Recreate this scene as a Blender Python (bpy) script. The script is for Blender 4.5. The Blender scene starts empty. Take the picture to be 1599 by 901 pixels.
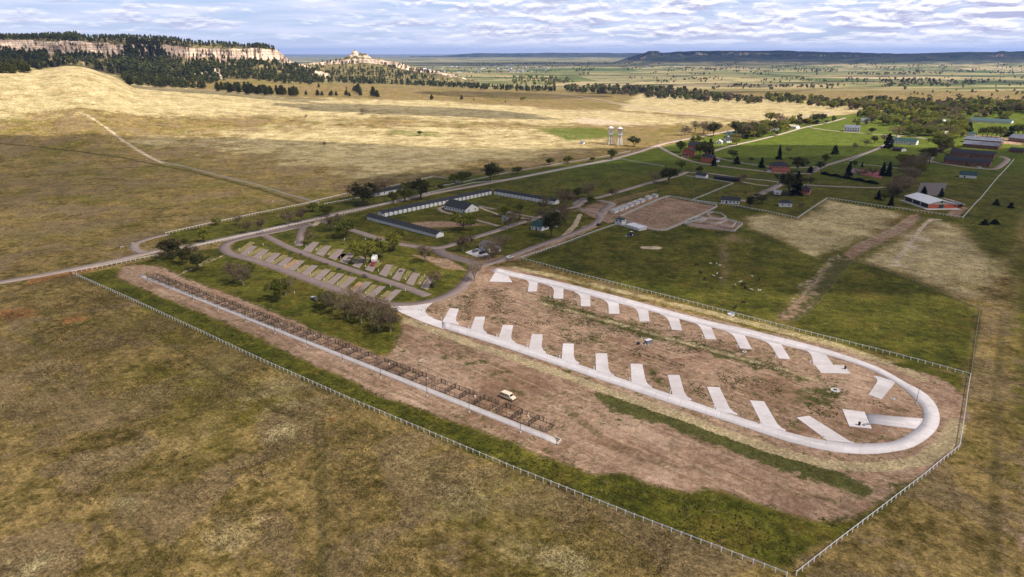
import bpy, math, random
import numpy as np
from mathutils import Vector, Matrix

random.seed(7); RNG = np.random.default_rng(7)
S = bpy.context.scene; COL = S.collection
rad = math.radians

# ------------------------------------------------------------------ camera
W0, H0, FPX = 1599.0, 901.0, 1066.0
CX, CY, CAMH, PITCH = 799.5, 450.5, 110.0, rad(19.0)
cd = bpy.data.cameras.new('camera'); cam = bpy.data.objects.new('camera', cd); COL.objects.link(cam)
cd.sensor_fit = 'HORIZONTAL'; cd.sensor_width = 36; cd.lens = FPX / W0 * 36
cd.clip_start = 1; cd.clip_end = 150000
cam.location = (0, 0, CAMH); cam.rotation_euler = (math.pi/2 - PITCH, 0, 0)
S.camera = cam

# ------------------------------------------------------------------ light
SUN_AZ, SUN_EL = 120.0, 52.0          # clockwise from the view direction, above the horizon
sd = bpy.data.lights.new('sun', 'SUN'); sun = bpy.data.objects.new('sun', sd); COL.objects.link(sun)
sd.energy = 5.0; sd.angle = rad(0.5); sd.color = (1.0, 0.93, 0.82)
to_sun = Vector((math.sin(rad(SUN_AZ))*math.cos(rad(SUN_EL)), math.cos(rad(SUN_AZ))*math.cos(rad(SUN_EL)), math.sin(rad(SUN_EL))))
sun.rotation_euler = to_sun.to_track_quat('Z', 'Y').to_euler()
sun.location = (0, 0, 500)
S.view_settings.view_transform = 'Standard'; S.view_settings.look = 'None'
S.view_settings.exposure = 0.66; S.view_settings.gamma = 1.0
S.view_settings.use_curve_mapping = False
S.render.engine = 'CYCLES'
S.cycles.max_bounces = 6; S.cycles.transparent_max_bounces = 16
S.cycles.diffuse_bounces = 2; S.cycles.volume_bounces = 1

# ------------------------------------------------------------------ node helpers
class NT:
    def __init__(s, tree): s.t = tree; s.n = tree.nodes; s.l = tree.links
    def new(s, typ, **kw):
        nd = s.n.new(typ)
        for k, v in kw.items(): setattr(nd, k, v)
        return nd
    def put(s, sock, v):
        if isinstance(v, bpy.types.NodeSocket): s.l.new(v, sock)
        elif v is not None:
            if hasattr(sock.default_value, '__len__') and not hasattr(v, '__len__'): v = (v,)*len(sock.default_value)
            if hasattr(sock.default_value, '__len__') and len(sock.default_value) == 4 and len(v) == 3: v = (*v, 1)
            sock.default_value = v
    def math(s, op, a, b=None, c=None, clamp=False):
        nd = s.new('ShaderNodeMath', operation=op, use_clamp=clamp)
        s.put(nd.inputs[0], a); s.put(nd.inputs[1], b); s.put(nd.inputs[2], c)
        return nd.outputs[0]
    def vmath(s, op, a, b=None, scale=None):
        nd = s.new('ShaderNodeVectorMath', operation=op)
        s.put(nd.inputs[0], a)
        if b is not None: s.put(nd.inputs[1], b)
        if scale is not None: s.put(nd.inputs[3], scale)
        return nd.outputs[0]
    def noise(s, vec, scale, detail=4, rough=.55, dist=0):
        nd = s.new('ShaderNodeTexNoise'); s.put(nd.inputs['Vector'], vec)
        nd.inputs['Scale'].default_value = scale; nd.inputs['Detail'].default_value = detail
        nd.inputs['Roughness'].default_value = rough; nd.inputs['Distortion'].default_value = dist
        return nd.outputs[0]
    def mix(s, fac, a, b, blend='MIX'):
        nd = s.new('ShaderNodeMix', data_type='RGBA', blend_type=blend)
        s.put(nd.inputs[0], fac); s.put(nd.inputs[6], a); s.put(nd.inputs[7], b)
        return nd.outputs[2]
    def smooth(s, v, lo, hi):
        nd = s.new('ShaderNodeMapRange', interpolation_type='SMOOTHSTEP')
        s.put(nd.inputs[0], v); nd.inputs[1].default_value = lo; nd.inputs[2].default_value = hi
        return nd.outputs[0]
    def sep(s, v):
        nd = s.new('ShaderNodeSeparateXYZ'); s.put(nd.inputs[0], v); return nd.outputs
    def comb(s, x, y, z):
        nd = s.new('ShaderNodeCombineXYZ'); s.put(nd.inputs[0], x); s.put(nd.inputs[1], y); s.put(nd.inputs[2], z)
        return nd.outputs[0]

# ------------------------------------------------------------------ world: sky with distant clouds
w = bpy.data.worlds.new('World'); S.world = w; w.use_nodes = True
t = NT(w.node_tree); t.n.clear()
sky = t.new('ShaderNodeTexSky', sky_type='NISHITA', sun_disc=False, sun_elevation=rad(SUN_EL), sun_rotation=rad(SUN_AZ),
            altitude=1200, air_density=1.0, dust_density=1.0, ozone_density=1.5)
co = t.new('ShaderNodeTexCoord').outputs['Generated']
x, y, z = t.sep(co)
zz = t.math('ADD', t.math('MAXIMUM', z, 0.0), 0.022)
px_ = t.math('DIVIDE', x, zz); py_ = t.math('DIVIDE', y, zz)
az_x = t.math('ARCTAN2', x, y)
def cl(zoff, kx, kz, seed, det=8):
    """cloud lumps seen near the horizon: they shrink and crowd towards it"""
    el = t.math('MAXIMUM', t.math('ADD', z, zoff), 0.0)
    sq = t.math('POWER', t.math('ADD', el, .004), .62)          # rows of cloud close up towards the horizon
    return t.noise(t.comb(t.math('MULTIPLY', az_x, kx), t.math('MULTIPLY', sq, kz), seed), 1.0, det, .62, .35)
right = t.smooth(x, -.45, .35)
big0 = cl(0.0, 7.0, 26, 1.7); med0 = cl(0.0, 23, 56, 5.2); med1 = cl(0.0045, 23, 56, 5.2)
n0 = t.math('ADD', t.math('MULTIPLY', big0, .5), t.math('MULTIPLY', med0, .5))
thr = t.math('MULTIPLY_ADD', right, -.055, .50)
cm = t.math('MULTIPLY', t.math('SUBTRACT', n0, thr), 13.0, clamp=True)
thick = t.smooth(n0, .47, .60)
lit = t.math('ADD', t.math('MULTIPLY', t.math('SUBTRACT', med0, med1), 6.5), t.math('SUBTRACT', .72, t.math('MULTIPLY', thick, .42)), clamp=True)
hi_haze = t.mix(.70, sky.outputs[0], (4.6, 5.6, 8.6))
streak = t.noise(t.comb(t.math('MULTIPLY', x, 7), t.math('MULTIPLY', z, 90), y), 1.0, 6, .6)
hi_haze = t.mix(t.smooth(streak, .35, .68), hi_haze, (7.2, 7.6, 9.4))
hi_haze = t.mix(t.smooth(z, .022, .0), hi_haze, (7.8, 8.2, 9.8))
ccol = t.mix(lit, (4.6, 4.7, 6.6), (10.6, 10.4, 10.7))
ccol = t.mix(t.smooth(z, .028, .004), ccol, (8.2, 8.5, 9.9))
up = t.smooth(z, .11, .35)       # the unseen upper sky blends in dull grey, kept low to cut ambient light
cfac = t.math('MULTIPLY', cm, t.math('MULTIPLY_ADD', right, .40, .58))
colr = t.mix(cfac, hi_haze, ccol)
colr = t.mix(up, colr, t.mix(.45, sky.outputs[0], (2.6, 2.5, 2.5)))
bg = t.new('ShaderNodeBackground'); t.put(bg.inputs[0], colr); bg.inputs[1].default_value = .075
wo = t.new('ShaderNodeOutputWorld'); t.l.new(bg.outputs[0], wo.inputs[0])

# ------------------------------------------------------------------ geometry helpers
cp, sp = math.cos(PITCH), math.sin(PITCH)
def ray(px, py):
    u, v = (px - CX)/FPX, (CY - py)/FPX
    dx, dy, dz = u, cp + v*sp, -sp + v*cp
    h = np.hypot(dx, dy)
    return np.arctan2(dx, dy), dz/h
def zrow(px, row, d):
    a, te = ray(np.asarray(px, float), np.asarray(row, float)); return a, CAMH + d*te
def vnoise(x, y, seed=0):
    xi = np.floor(x).astype(np.int64); yi = np.floor(y).astype(np.int64); xf = x-xi; yf = y-yi
    def hsh(a, b):
        n = (a*374761393 + b*668265263 + seed*974711) & 0xffffffff
        n = ((n ^ (n >> 13)) * 1274126177) & 0xffffffff
        return ((n ^ (n >> 16)) & 0xffff)/65535.0
    sx = xf*xf*(3-2*xf); sy = yf*yf*(3-2*yf)
    a = hsh(xi, yi)*(1-sx)+hsh(xi+1, yi)*sx; b = hsh(xi, yi+1)*(1-sx)+hsh(xi+1, yi+1)*sx
    return (a*(1-sy)+b*sy)*2-1
def fbm(x, y, o=4, seed=0):
    r = 0; a = .5
    for i in range(o):
        r = r + a*vnoise(x*2**i, y*2**i, seed+i*17); a *= .5
    return r
def sstep(t_): t_ = np.clip(t_, 0, 1); return t_*t_*(3-2*t_)

# crest rows of the grass hills as they stand from the camera, converted to real heights
C1 = [(-400,100),(-50,104),(45,109),(60,111),(100,103),(130,104),(160,114),(190,121),(197,134),(250,138),(330,141),(400,147),(465,151),(600,153),(680,156),(760,160),(870,167.5),(1000,169),(1800,169)]
C2 = [(-400,110),(0,112),(200,122),(400,124),(450,128),(500,130),(600,132),(700,137),(800,142),(870,144),(960,144),(1800,144)]
def crest(tab, d):
    p = np.array(tab, float); q = np.linspace(p[0, 0], p[-1, 0], 1200); r = np.interp(q, p[:, 0], p[:, 1])
    k = np.exp(-np.linspace(-2, 2, 29)**2); r = np.convolve(np.pad(r, 14, 'edge'), k/k.sum(), 'valid')
    return zrow(q, r, d)
A1, Z1 = crest(C1, 1500.0); A2, Z2 = crest(C2, 2150.0)
Z1 = np.maximum(Z1, 0); Z2 = np.maximum(Z2, 0)
def hbase(x, y):
    x = np.asarray(x, float); y = np.asarray(y, float)
    d = np.hypot(x, y); a = np.arctan2(x, y)
    z1 = np.interp(a, A1, Z1); z2 = np.interp(a, A2, Z2)
    dip = np.minimum(z1, 14) * .9
    k = np.zeros_like(d)
    def seg(d0, d1, za, zb):
        nonlocal k
        m = (d >= d0) & (d < d1)
        tt = sstep((d-d0)/(d1-d0)); v = za*(1-tt)+zb*tt
        k = np.where(m, v, k)
    zd = np.maximum(z1-dip, 0); z2b = np.maximum(z2, 0)
    seg(820, 1500, 0*z1, z1); seg(1500, 1720, z1, zd); seg(1720, 2150, zd, z2b)
    seg(2150, 2500, z2b, z2b*.45); seg(2500, 3300, z2b*.45, z2b*0)
    amp = sstep((d-850)/900)
    und = fbm(x/260, y/260, 3, 3)*3.0*amp + fbm(x/1500, y/1500, 3, 9)*10*sstep((d-2000)/2500)*np.clip(1.6-d/9000., .0, 1)
    flat = sstep((d-820)/500)
    return k + und*flat

# polar patches for the rocky hills: [px], per layer (distance, [rows])
class Patch:
    def __init__(s, pxs, layers, na, nd, amp, seed, ribs=0, nsc=120, jit=0):
        a0, _ = ray(pxs[0], 100.); a1, _ = ray(pxs[-1], 100.)
        s.az = np.linspace(a0, a1, na)
        D = []; Z = []
        for dist, rows in layers:
            if isinstance(dist, (int, float)): dist = [dist]*len(pxs)
            aa, zz_ = zrow(pxs, rows, np.array(dist, float))
            D.append(np.interp(s.az, aa, dist)); Z.append(np.interp(s.az, aa, zz_))
        D = np.array(D); Z = np.array(Z)           # layers x na
        for k in (0, -1): Z[k] = np.minimum(Z[k], hbase(D[k]*np.sin(s.az), D[k]*np.cos(s.az))-6)
        if jit: Z[2] += jit*fbm(s.az*150, s.az*0+.5, 4, seed+3)*1.6; Z[3] += jit*.7*fbm(s.az*90, s.az*0+5.5, 4, seed+4)
        s.nl = len(layers); per = nd//(s.nl-1)
        R = []; ZZ = []; ds = 1.2*fbm(s.az*75, s.az*0+3.3, 5, seed)
        for k in range(s.nl-1):
            for j in range(per + (k == s.nl-2)):
                tt = j/per
                R.append(D[k]*(1-tt)+D[k+1]*tt); ZZ.append(Z[k]*(1-tt)+Z[k+1]*tt)
        s.R = np.array(R); s.Z = np.array(ZZ)
        if ribs: s.R = s.R + ribs*(ds[None, :] + .16*fbm(s.az*520, s.az*0, 2, seed+5)[None, :])*np.linspace(.3, 1, len(R))[:, None]
        X = s.R*np.sin(s.az); Y = s.R*np.cos(s.az)
        taper = np.ones(na); e = max(2, na//25); taper[:e] = np.linspace(0, 1, e); taper[-e:] = np.linspace(1, 0, e)
        s.Z = s.Z + amp*fbm(X/nsc, Y/nsc, 5, seed)*taper
        s.X, s.Y = X, Y
    def bump(s, px, row, d, wa, wd, rough=4):
        a, ztop = zrow(px, row, d)
        i = np.argmin(abs(s.az-a)); j = np.argmin(abs(s.R[:, i]-d)); h = ztop - s.Z[j, i]
        g = np.exp(-((s.az[None, :]-a)/wa)**4 - ((s.R-d)/wd)**4)
        s.Z = s.Z + g*(h + rough*fbm(s.X/25, s.Y/25, 3, 77))
    def height(s, x, y):
        x = np.atleast_1d(np.asarray(x, float)); y = np.atleast_1d(np.asarray(y, float))
        a = np.arctan2(x, y); d = np.hypot(x, y); out = np.full(x.shape, -1e3)
        fi = (a-s.az[0])/(s.az[1]-s.az[0]); ok = (fi >= 0) & (fi <= len(s.az)-1)
        ii = np.clip(np.round(fi).astype(int), 0, len(s.az)-1)
        for n in np.nonzero(ok)[0]:
            c = ii[n]; r = s.R[:, c]
            if r[0] <= d[n] <= r[-1]: out[n] = np.interp(d[n], r, s.Z[:, c])
        return out

BPX = [-260, 0, 50, 100, 150, 200, 250, 300, 350, 400, 430, 442, 455, 470, 500, 540]
bluff = Patch(BPX, [
    (1720, [125, 125, 125, 118, 128, 145, 150, 152, 155, 158, 160, 160, 160, 160, 160, 160]),
    (2150, [100, 101, 102, 104, 110, 120, 122, 122, 124, 125, 127, 128, 130, 131, 134, 138]),
    (2600, [79, 79, 80, 82, 86, 90, 91, 93, 94, 92, 95, 99, 102, 106, 116, 126]),
    (2612, [63, 63, 64, 66, 68, 69, 71, 74, 76, 75, 77, 86, 96, 101, 112, 124]),
    (2800, [60, 60, 60, 60, 61, 62, 65, 68, 73, 74, 76, 87, 100, 106, 116, 128]),
    (3050, [57, 57, 56, 55, 56, 57, 60, 65, 70, 75, 79, 90, 104, 110, 120, 130]),
    (3900, [62, 62, 62, 62, 62, 62, 66, 72, 80, 86, 92, 100, 110, 116, 126, 134])], 900, 150, 11, 21, ribs=70, nsc=90, jit=9)
bluff.bump(312, 92.5, 2200, .022, 55, 6)
bluff.bump(335, 97, 2230, .012, 40, 5)
QPX = [425, 450, 480, 500, 520, 545, 570, 600, 625, 650, 700, 740, 790]
butte = Patch(QPX, [
    (2300, [140, 140, 140, 140, 140, 140, 140, 140, 141, 142, 144, 146, 148]),
    (2750, [120, 117, 114, 112, 111, 110, 110, 111, 114, 118, 124, 129, 136]),
    (3000, [114, 106, 103, 102, 100, 98.5, 99, 101, 106, 111, 119, 126, 134]),
    (3010, [112, 103.5, 100.5, 98, 94.5, 92.5, 92.5, 94.5, 99, 105, 115, 124, 133]),
    (3200, [112, 103, 100, 97, 94, 91.5, 91.5, 94, 99, 106, 116, 126, 135]),
    (3900, [124, 118, 116, 114, 112, 112, 112, 114, 116, 120, 126, 130, 136])], 420, 90, 8, 40, ribs=30, nsc=80, jit=3)
butte.bump(563, 83.6, 3080, .0125, 34, 13)
butte.bump(546, 87.0, 3060, .010, 34, 12)
butte.bump(590, 91.5, 3040, .006, 24, 4)
RPX = [950, 1000, 1008, 1012, 1028, 1032, 1045, 1060, 1100, 1130, 1150, 1190, 1225, 1280, 1350, 1400, 1450, 1480, 1556, 1561, 1567, 1575, 1640, 1900]
ridge = Patch(RPX, [
    (5600, [106]*24),
    (6800, [104, 97, 96, 96, 95, 95, 95, 95, 95, 94, 94, 95, 95, 95, 95, 95, 95, 95, 95, 95, 95, 95, 95, 96]),
    (7400, [103, 93, 90, 89.5, 89.5, 90, 91, 90, 90, 90, 90, 91, 92, 92, 92, 92, 92, 92, 92, 92, 92, 92, 92, 92]),
    (7900, [102, 89, 86, 85, 85, 86, 87, 86, 86, 86, 86, 87, 88, 89, 89, 89, 89, 89, 89, 88.5, 88.5, 88.5, 89, 89]),
    (8000, [101, 87, 83.6, 79.8, 79.8, 83.6, 84.0, 82, 81, 80.6, 80.6, 82.6, 85.5, 86.5, 87, 87, 87, 86.5, 86.2, 84, 84, 86, 86.5, 86.5]),
    (9300, [100, 84, 82, 80, 80, 82, 82, 80.5, 79.8, 79, 79, 79.6, 79.4, 80.6, 82, 82.6, 81.8, 81, 80.6, 79, 79, 80.6, 80.5, 80]),
    (10600, [112]*24)], 1000, 108, 22, 60, ribs=260, nsc=620)
FPX_ = [640, 690, 720, 745, 770, 800, 850, 900, 950, 1000, 1050, 1100]
farr = Patch(FPX_, [
    (11500, [95]*12),
    (14500, [90, 90, 89, 89, 89, 89, 89, 89, 89, 89, 90, 92]),
    (15500, [88, 85.5, 84, 83, 83, 82.5, 82.5, 82.6, 82.8, 82.6, 84, 88]),
    (18500, [95]*12)], 420, 30, 40, 80, ribs=300, nsc=1500)
PATCHES = [bluff, butte, ridge, farr]
# one height map in polar steps, so that places can be looked up quickly
HMA = np.linspace(-.75, .75, 2400); HMD = 800*1.0035**np.arange(1120)
_a, _d = np.meshgrid(HMA, HMD); HM = hbase(_d*np.sin(_a), _d*np.cos(_a))
for _p in PATCHES:
    _i = np.round((HMA-_p.az[0])/(_p.az[1]-_p.az[0])).astype(int)
    for _n in np.nonzero((_i >= 0) & (_i < len(_p.az)))[0]:
        _r = _p.R[:, _i[_n]]; _v = np.interp(HMD, _r, _p.Z[:, _i[_n]], left=-1e3, right=-1e3); HM[:, _n] = np.maximum(HM[:, _n], _v)
def height1(x, y):
    d = math.hypot(x, y); a = math.atan2(x, y)
    if d < 801 or abs(a) > .749: return float(hbase(x, y))
    fi = (a+.75)/(HMA[1]-HMA[0]); i = int(fi); f = fi-i; fj = math.log(d/800)/math.log(1.0035); j = min(int(fj), 1118); g = min(fj-j, 1)
    return float((HM[j, i]*(1-f)+HM[j, i+1]*f)*(1-g)+(HM[j+1, i]*(1-f)+HM[j+1, i+1]*f)*g)
def G(px, py):
    """the point of the ground seen at a place of the photograph"""
    a, te = ray(px, py); a = float(a); te = float(te); sa, ca = math.sin(a), math.cos(a)
    if te < 0:
        d = CAMH/-te
        if d < 815: return Vector((d*sa, d*ca, 0))
    i = min(max(int(round((a+.75)/(HMA[1]-HMA[0]))), 0), len(HMA)-1)
    hit = np.nonzero(HM[:, i] >= CAMH + HMD*te)[0]
    if not len(hit): return None
    j = max(hit[0], 1); lo, hi = HMD[j-1], HMD[j]
    e0 = HM[j-1, i]-CAMH-lo*te; e1 = HM[j, i]-CAMH-hi*te; d = lo+(hi-lo)*min(1, max(0, -e0/(e1-e0+1e-9)))
    return Vector((d*sa, d*ca, height1(d*sa, d*ca)))
def pxm(p):       # pixels of the photograph per metre at a point
    return FPX/(p.y*cp - (p.z-CAMH)*sp)

# ------------------------------------------------------------------ object helpers
def tag(o, label=None, cat=None, group=None, kind=None):
    if label: o['label'] = label
    if cat: o['category'] = cat
    if group: o['group'] = group
    if kind: o['kind'] = kind
    return o
def empty(name, loc, rz=0, label=None, cat=None, group=None):
    o = bpy.data.objects.new(name, None); COL.objects.link(o); o.location = loc; o.rotation_euler = (0, 0, rz)
    o.empty_display_size = .5
    return tag(o, label, cat, group)
def link(name, me, parent=None, loc=(0, 0, 0), rz=0):
    o = bpy.data.objects.new(name, me); COL.objects.link(o)
    o.location = loc; o.rotation_euler = (0, 0, rz)
    if parent: o.parent = parent
    return o
def copy_tree(o, parent=None):
    c = o.copy(); COL.objects.link(c); c.parent = parent
    for ch in o.children: copy_tree(ch, c)
    return c
def np_mesh(name, V, F, m, smooth=False, uv=None):
    """V (n,3), F (k,4) or (k,3) index arrays"""
    me = bpy.data.meshes.new(name); V = np.asarray(V, np.float32); F = np.asarray(F, np.int32)
    k, q = F.shape
    me.vertices.add(len(V)); me.vertices.foreach_set('co', V.ravel())
    me.loops.add(k*q); me.loops.foreach_set('vertex_index', F.ravel())
    me.polygons.add(k); me.polygons.foreach_set('loop_start', np.arange(0, k*q, q, dtype=np.int32))
    me.polygons.foreach_set('loop_total', np.full(k, q, np.int32))
    if smooth: me.polygons.foreach_set('use_smooth', np.ones(k, bool))
    if uv is not None:
        l = me.uv_layers.new(name='UVMap'); l.data.foreach_set('uv', np.asarray(uv, np.float32)[F.ravel()].ravel())
    me.update(calc_edges=True); me.materials.append(m)
    return me
class MB:
    def __init__(s): s.v = []; s.f = []
    def add(s, vs, fs):
        b = len(s.v); s.v += [tuple(v) for v in vs]; s.f += [tuple(i+b for i in f) for f in fs]; return s
    def box(s, c, d, rz=0, taper=1.0):
        x, y, z = (k/2 for k in d); cs, sn = math.cos(rz), math.sin(rz); vs = []
        for k, tz in ((-1, 1.0), (1, taper)):
            for a, b in ((-1, -1), (1, -1), (1, 1), (-1, 1)):
                X, Y = a*x*tz, b*y*tz; vs.append((c[0]+X*cs-Y*sn, c[1]+X*sn+Y*cs, c[2]+k*z))
        return s.add(vs, [(3, 2, 1, 0), (4, 5, 6, 7), (0, 1, 5, 4), (1, 2, 6, 5), (2, 3, 7, 6), (3, 0, 4, 7)])
    def tube(s, p, q, r0, r1=None, n=6, cap=True):
        p = Vector(p); q = Vector(q); r1 = r0 if r1 is None else r1
        ax = (q-p).normalized(); e = ax.orthogonal().normalized(); g = ax.cross(e); vs = []
        for c, r in ((p, r0), (q, r1)):
            for k in range(n):
                an = 2*math.pi*k/n; vs.append(c + e*(r*math.cos(an)) + g*(r*math.sin(an)))
        fs = [(k, (k+1) % n, n+(k+1) % n, n+k) for k in range(n)]
        if cap: fs += [tuple(range(n-1, -1, -1)), tuple(range(n, 2*n))]
        return s.add(vs, fs)
    def bar(s, p, q, w_, h_):
        """box-section bar between two points"""
        p = Vector(p); q = Vector(q); ax = (q-p).normalized(); up_ = Vector((0, 0, 1))
        if abs(ax.z) > .95: up_ = Vector((0, 1, 0))
        e = ax.cross(up_).normalized()*w_/2; g = e.cross(ax).normalized()*h_/2; vs = []
        for c in (p, q): vs += [c-e-g, c+e-g, c+e+g, c-e+g]
        return s.add(vs, [(3, 2, 1, 0), (4, 5, 6, 7), (0, 1, 5, 4), (1, 2, 6, 5), (2, 3, 7, 6), (3, 0, 4, 7)])
    def loft(s, rings, cap=True):
        n = len(rings[0]); vs = [v for r in rings for v in r]; fs = []
        for k in range(len(rings)-1):
            for i in range(n): fs.append((k*n+i, k*n+(i+1) % n, (k+1)*n+(i+1) % n, (k+1)*n+i))
        if cap: fs += [tuple(range(n-1, -1, -1)), tuple((len(rings)-1)*n+i for i in range(n))]
        return s.add(vs, fs)
    def lathe(s, prof, c=(0, 0, 0), n=16):
        return s.loft([[(c[0]+r*math.cos(2*math.pi*i/n), c[1]+r*math.sin(2*math.pi*i/n), c[2]+z) for i in range(n)] for r, z in prof])
    def poly(s, pts, z0, z1):
        """upright prism over a ground polygon"""
        n = len(pts); a = sum(pts[i][0]*pts[(i+1) % n][1]-pts[(i+1) % n][0]*pts[i][1] for i in range(n))
        if a < 0: pts = pts[::-1]
        return s.add([(p[0], p[1], z0) for p in pts]+[(p[0], p[1], z1) for p in pts],
                     [tuple(range(n-1, -1, -1)), tuple(range(n, 2*n))]+[(i, (i+1) % n, n+(i+1) % n, n+i) for i in range(n)])
    def mesh(s, name, m, smooth=False):
        me = bpy.data.meshes.new(name); me.from_pydata(s.v, [], s.f); me.materials.append(m)
        if smooth: me.polygons.foreach_set('use_smooth', [True]*len(me.polygons))
        me.update(); return me
    def build(s, name, m, parent=None, smooth=False, loc=(0, 0, 0), rz=0):
        return link(name, s.mesh(name, m, smooth), parent, loc, rz)
ORD = ['first', 'second', 'third', 'fourth', 'fifth', 'sixth', 'seventh', 'eighth', 'ninth', 'tenth', 'eleventh', 'twelfth', 'thirteenth',
       'fourteenth', 'fifteenth', 'sixteenth', 'seventeenth', 'eighteenth', 'nineteenth', 'twentieth']
def nth(i):
    if i < 20: return ORD[i]
    tens = ['twenty', 'thirty', 'forty', 'fifty'][i//10-2] if i % 10 < 9 else None
    n = i+1; tw = ['', '', 'twent', 'thirt', 'fort', 'fift', 'sixt', 'sevent', 'eight', 'ninet'][n//10]
    return tw+'ieth' if n % 10 == 0 else tw+'y-'+ORD[n % 10-1]

# ------------------------------------------------------------------ materials
MATS = {}
def mat(name, col, rough=.8, var=.25, scale=1.5, metal=0, bump=0, col2=None, spec=.3, obj_var=0, transl=0):
    if name in MATS: return MATS[name]
    m = bpy.data.materials.new(name); m.use_nodes = True; t = NT(m.node_tree); MATS[name] = m
    b = t.n['Principled BSDF']; out = t.n['Material Output']
    pos = t.new('ShaderNodeNewGeometry').outputs['Position']
    n = t.noise(pos, scale, 4, .6)
    c2 = col2 if col2 else tuple(c*(1-var) for c in col); c1 = col if col2 else tuple(min(1, c*(1+var)) for c in col)
    c = t.mix(t.smooth(n, .32, .68), c2, c1)
    if obj_var:
        r = t.new('ShaderNodeObjectInfo').outputs['Random']
        hs = t.new('ShaderNodeHueSaturation'); t.put(hs.inputs['Color'], c)
        t.put(hs.inputs['Value'], t.math('MULTIPLY_ADD', r, 2*obj_var, 1-obj_var))
        t.put(hs.inputs['Hue'], t.math('MULTIPLY_ADD', t.math('FRACT', t.math('MULTIPLY', r, 7.3)), obj_var*.12, .5-obj_var*.06))
        c = hs.outputs[0]
    t.put(b.inputs['Base Color'], c); b.inputs['Roughness'].default_value = rough
    b.inputs['Metallic'].default_value = metal; b.inputs['Specular IOR Level'].default_value = spec
    if bump:
        bn = t.new('ShaderNodeBump'); t.put(bn.inputs['Height'], t.noise(pos, scale*3, 4)); bn.inputs['Strength'].default_value = bump
        t.put(b.inputs['Normal'], bn.outputs[0])
    if transl:
        tr = t.new('ShaderNodeBsdfTranslucent'); t.put(tr.inputs[0], c); ms = t.new('ShaderNodeMixShader'); ms.inputs[0].default_value = transl
        t.l.new(b.outputs[0], ms.inputs[1]); t.l.new(tr.outputs[0], ms.inputs[2]); t.l.new(ms.outputs[0], out.inputs[0])
    return m

# ------------------------------------------------------------------ clouds overhead (above the picture); their shade lies on the land
def cloud_material():
    m = bpy.data.materials.new('cloud_vapour'); m.use_nodes = True; t = NT(m.node_tree); t.n.clear()
    g = t.new('ShaderNodeNewGeometry'); pos = g.outputs['Position']
    n = t.noise(pos, .0035, 5, .6)
    d = t.new('ShaderNodeBsdfDiffuse'); t.put(d.inputs[0], (.55, .55, .58)); tl = t.new('ShaderNodeBsdfTranslucent'); t.put(tl.inputs[0], (.5, .5, .52))
    tr = t.new('ShaderNodeBsdfTransparent'); a = t.new('ShaderNodeMixShader'); a.inputs[0].default_value = .6
    t.l.new(d.outputs[0], a.inputs[1]); t.l.new(tl.outputs[0], a.inputs[2])
    b = t.new('ShaderNodeMixShader'); t.put(b.inputs[0], t.math('MULTIPLY_ADD', t.smooth(n, .3, .62), .24, .20))   # thin vapour lets part of the sun through
    t.l.new(tr.outputs[0], b.inputs[1]); t.l.new(a.outputs[0], b.inputs[2])
    o = t.new('ShaderNodeOutputMaterial'); t.l.new(b.outputs[0], o.inputs[0]); return m
CLOUDM = cloud_material()
def cloud(cx, cy, rx, ry, thick=160, base=950, seed=0, rag=.35):
    """flat-based cumulus whose shadow falls on the ground round (cx, cy)"""
    off = base/math.tan(rad(SUN_EL))
    X0 = cx + off*math.sin(rad(SUN_AZ)); Y0 = cy + off*math.cos(rad(SUN_AZ))
    na, nr = 96, 10; V = []; F = []
    an = np.arange(na)*2*math.pi/na
    edge = 1 + rag*fbm(np.cos(an)*2.2+seed*3.1, np.sin(an)*2.2+seed, 4, seed)
    V.append((X0, Y0, base+thick)); V.append((X0, Y0, base))
    for k in range(1, nr+1):
        q = k/nr; hz = thick*math.sqrt(max(0, 1-q*q))
        for side in (0, 1):
            X = X0+rx*edge*q*np.cos(an); Y = Y0+ry*edge*q*np.sin(an)
            nz = fbm(X/170, Y/170, 3, seed)*45*(1-q*q)
            Z = base+hz+nz*1.6 if side == 0 else base + nz*.3 - 6*(1-q)
            V += list(zip(X, Y, Z))
    idx = lambda k, s, i: 2+((k-1)*2+s)*na+i % na
    for i in range(na):
        F.append((0, idx(1, 0, i), idx(1, 0, i+1), 0)); F.append((1, idx(1, 1, i+1), idx(1, 1, i), 1))
        for k in range(1, nr):
            F.append((idx(k, 0, i), idx(k+1, 0, i), idx(k+1, 0, i+1), idx(k, 0, i+1)))
            F.append((idx(k, 1, i+1), idx(k+1, 1, i+1), idx(k+1, 1, i), idx(k, 1, i)))
        F.append((idx(nr, 0, i), idx(nr, 1, i), idx(nr, 1, i+1), idx(nr, 0, i+1)))
    me = bpy.data.meshes.new('cloud'); me.from_pydata([tuple(map(float, v)) for v in V], [], [tuple(dict.fromkeys(f)) for f in F])
    me.materials.append(CLOUDM); me.update()
    for p in me.polygons: p.use_smooth = True
    return tag(link('cloud', me), kind='structure')
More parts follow.
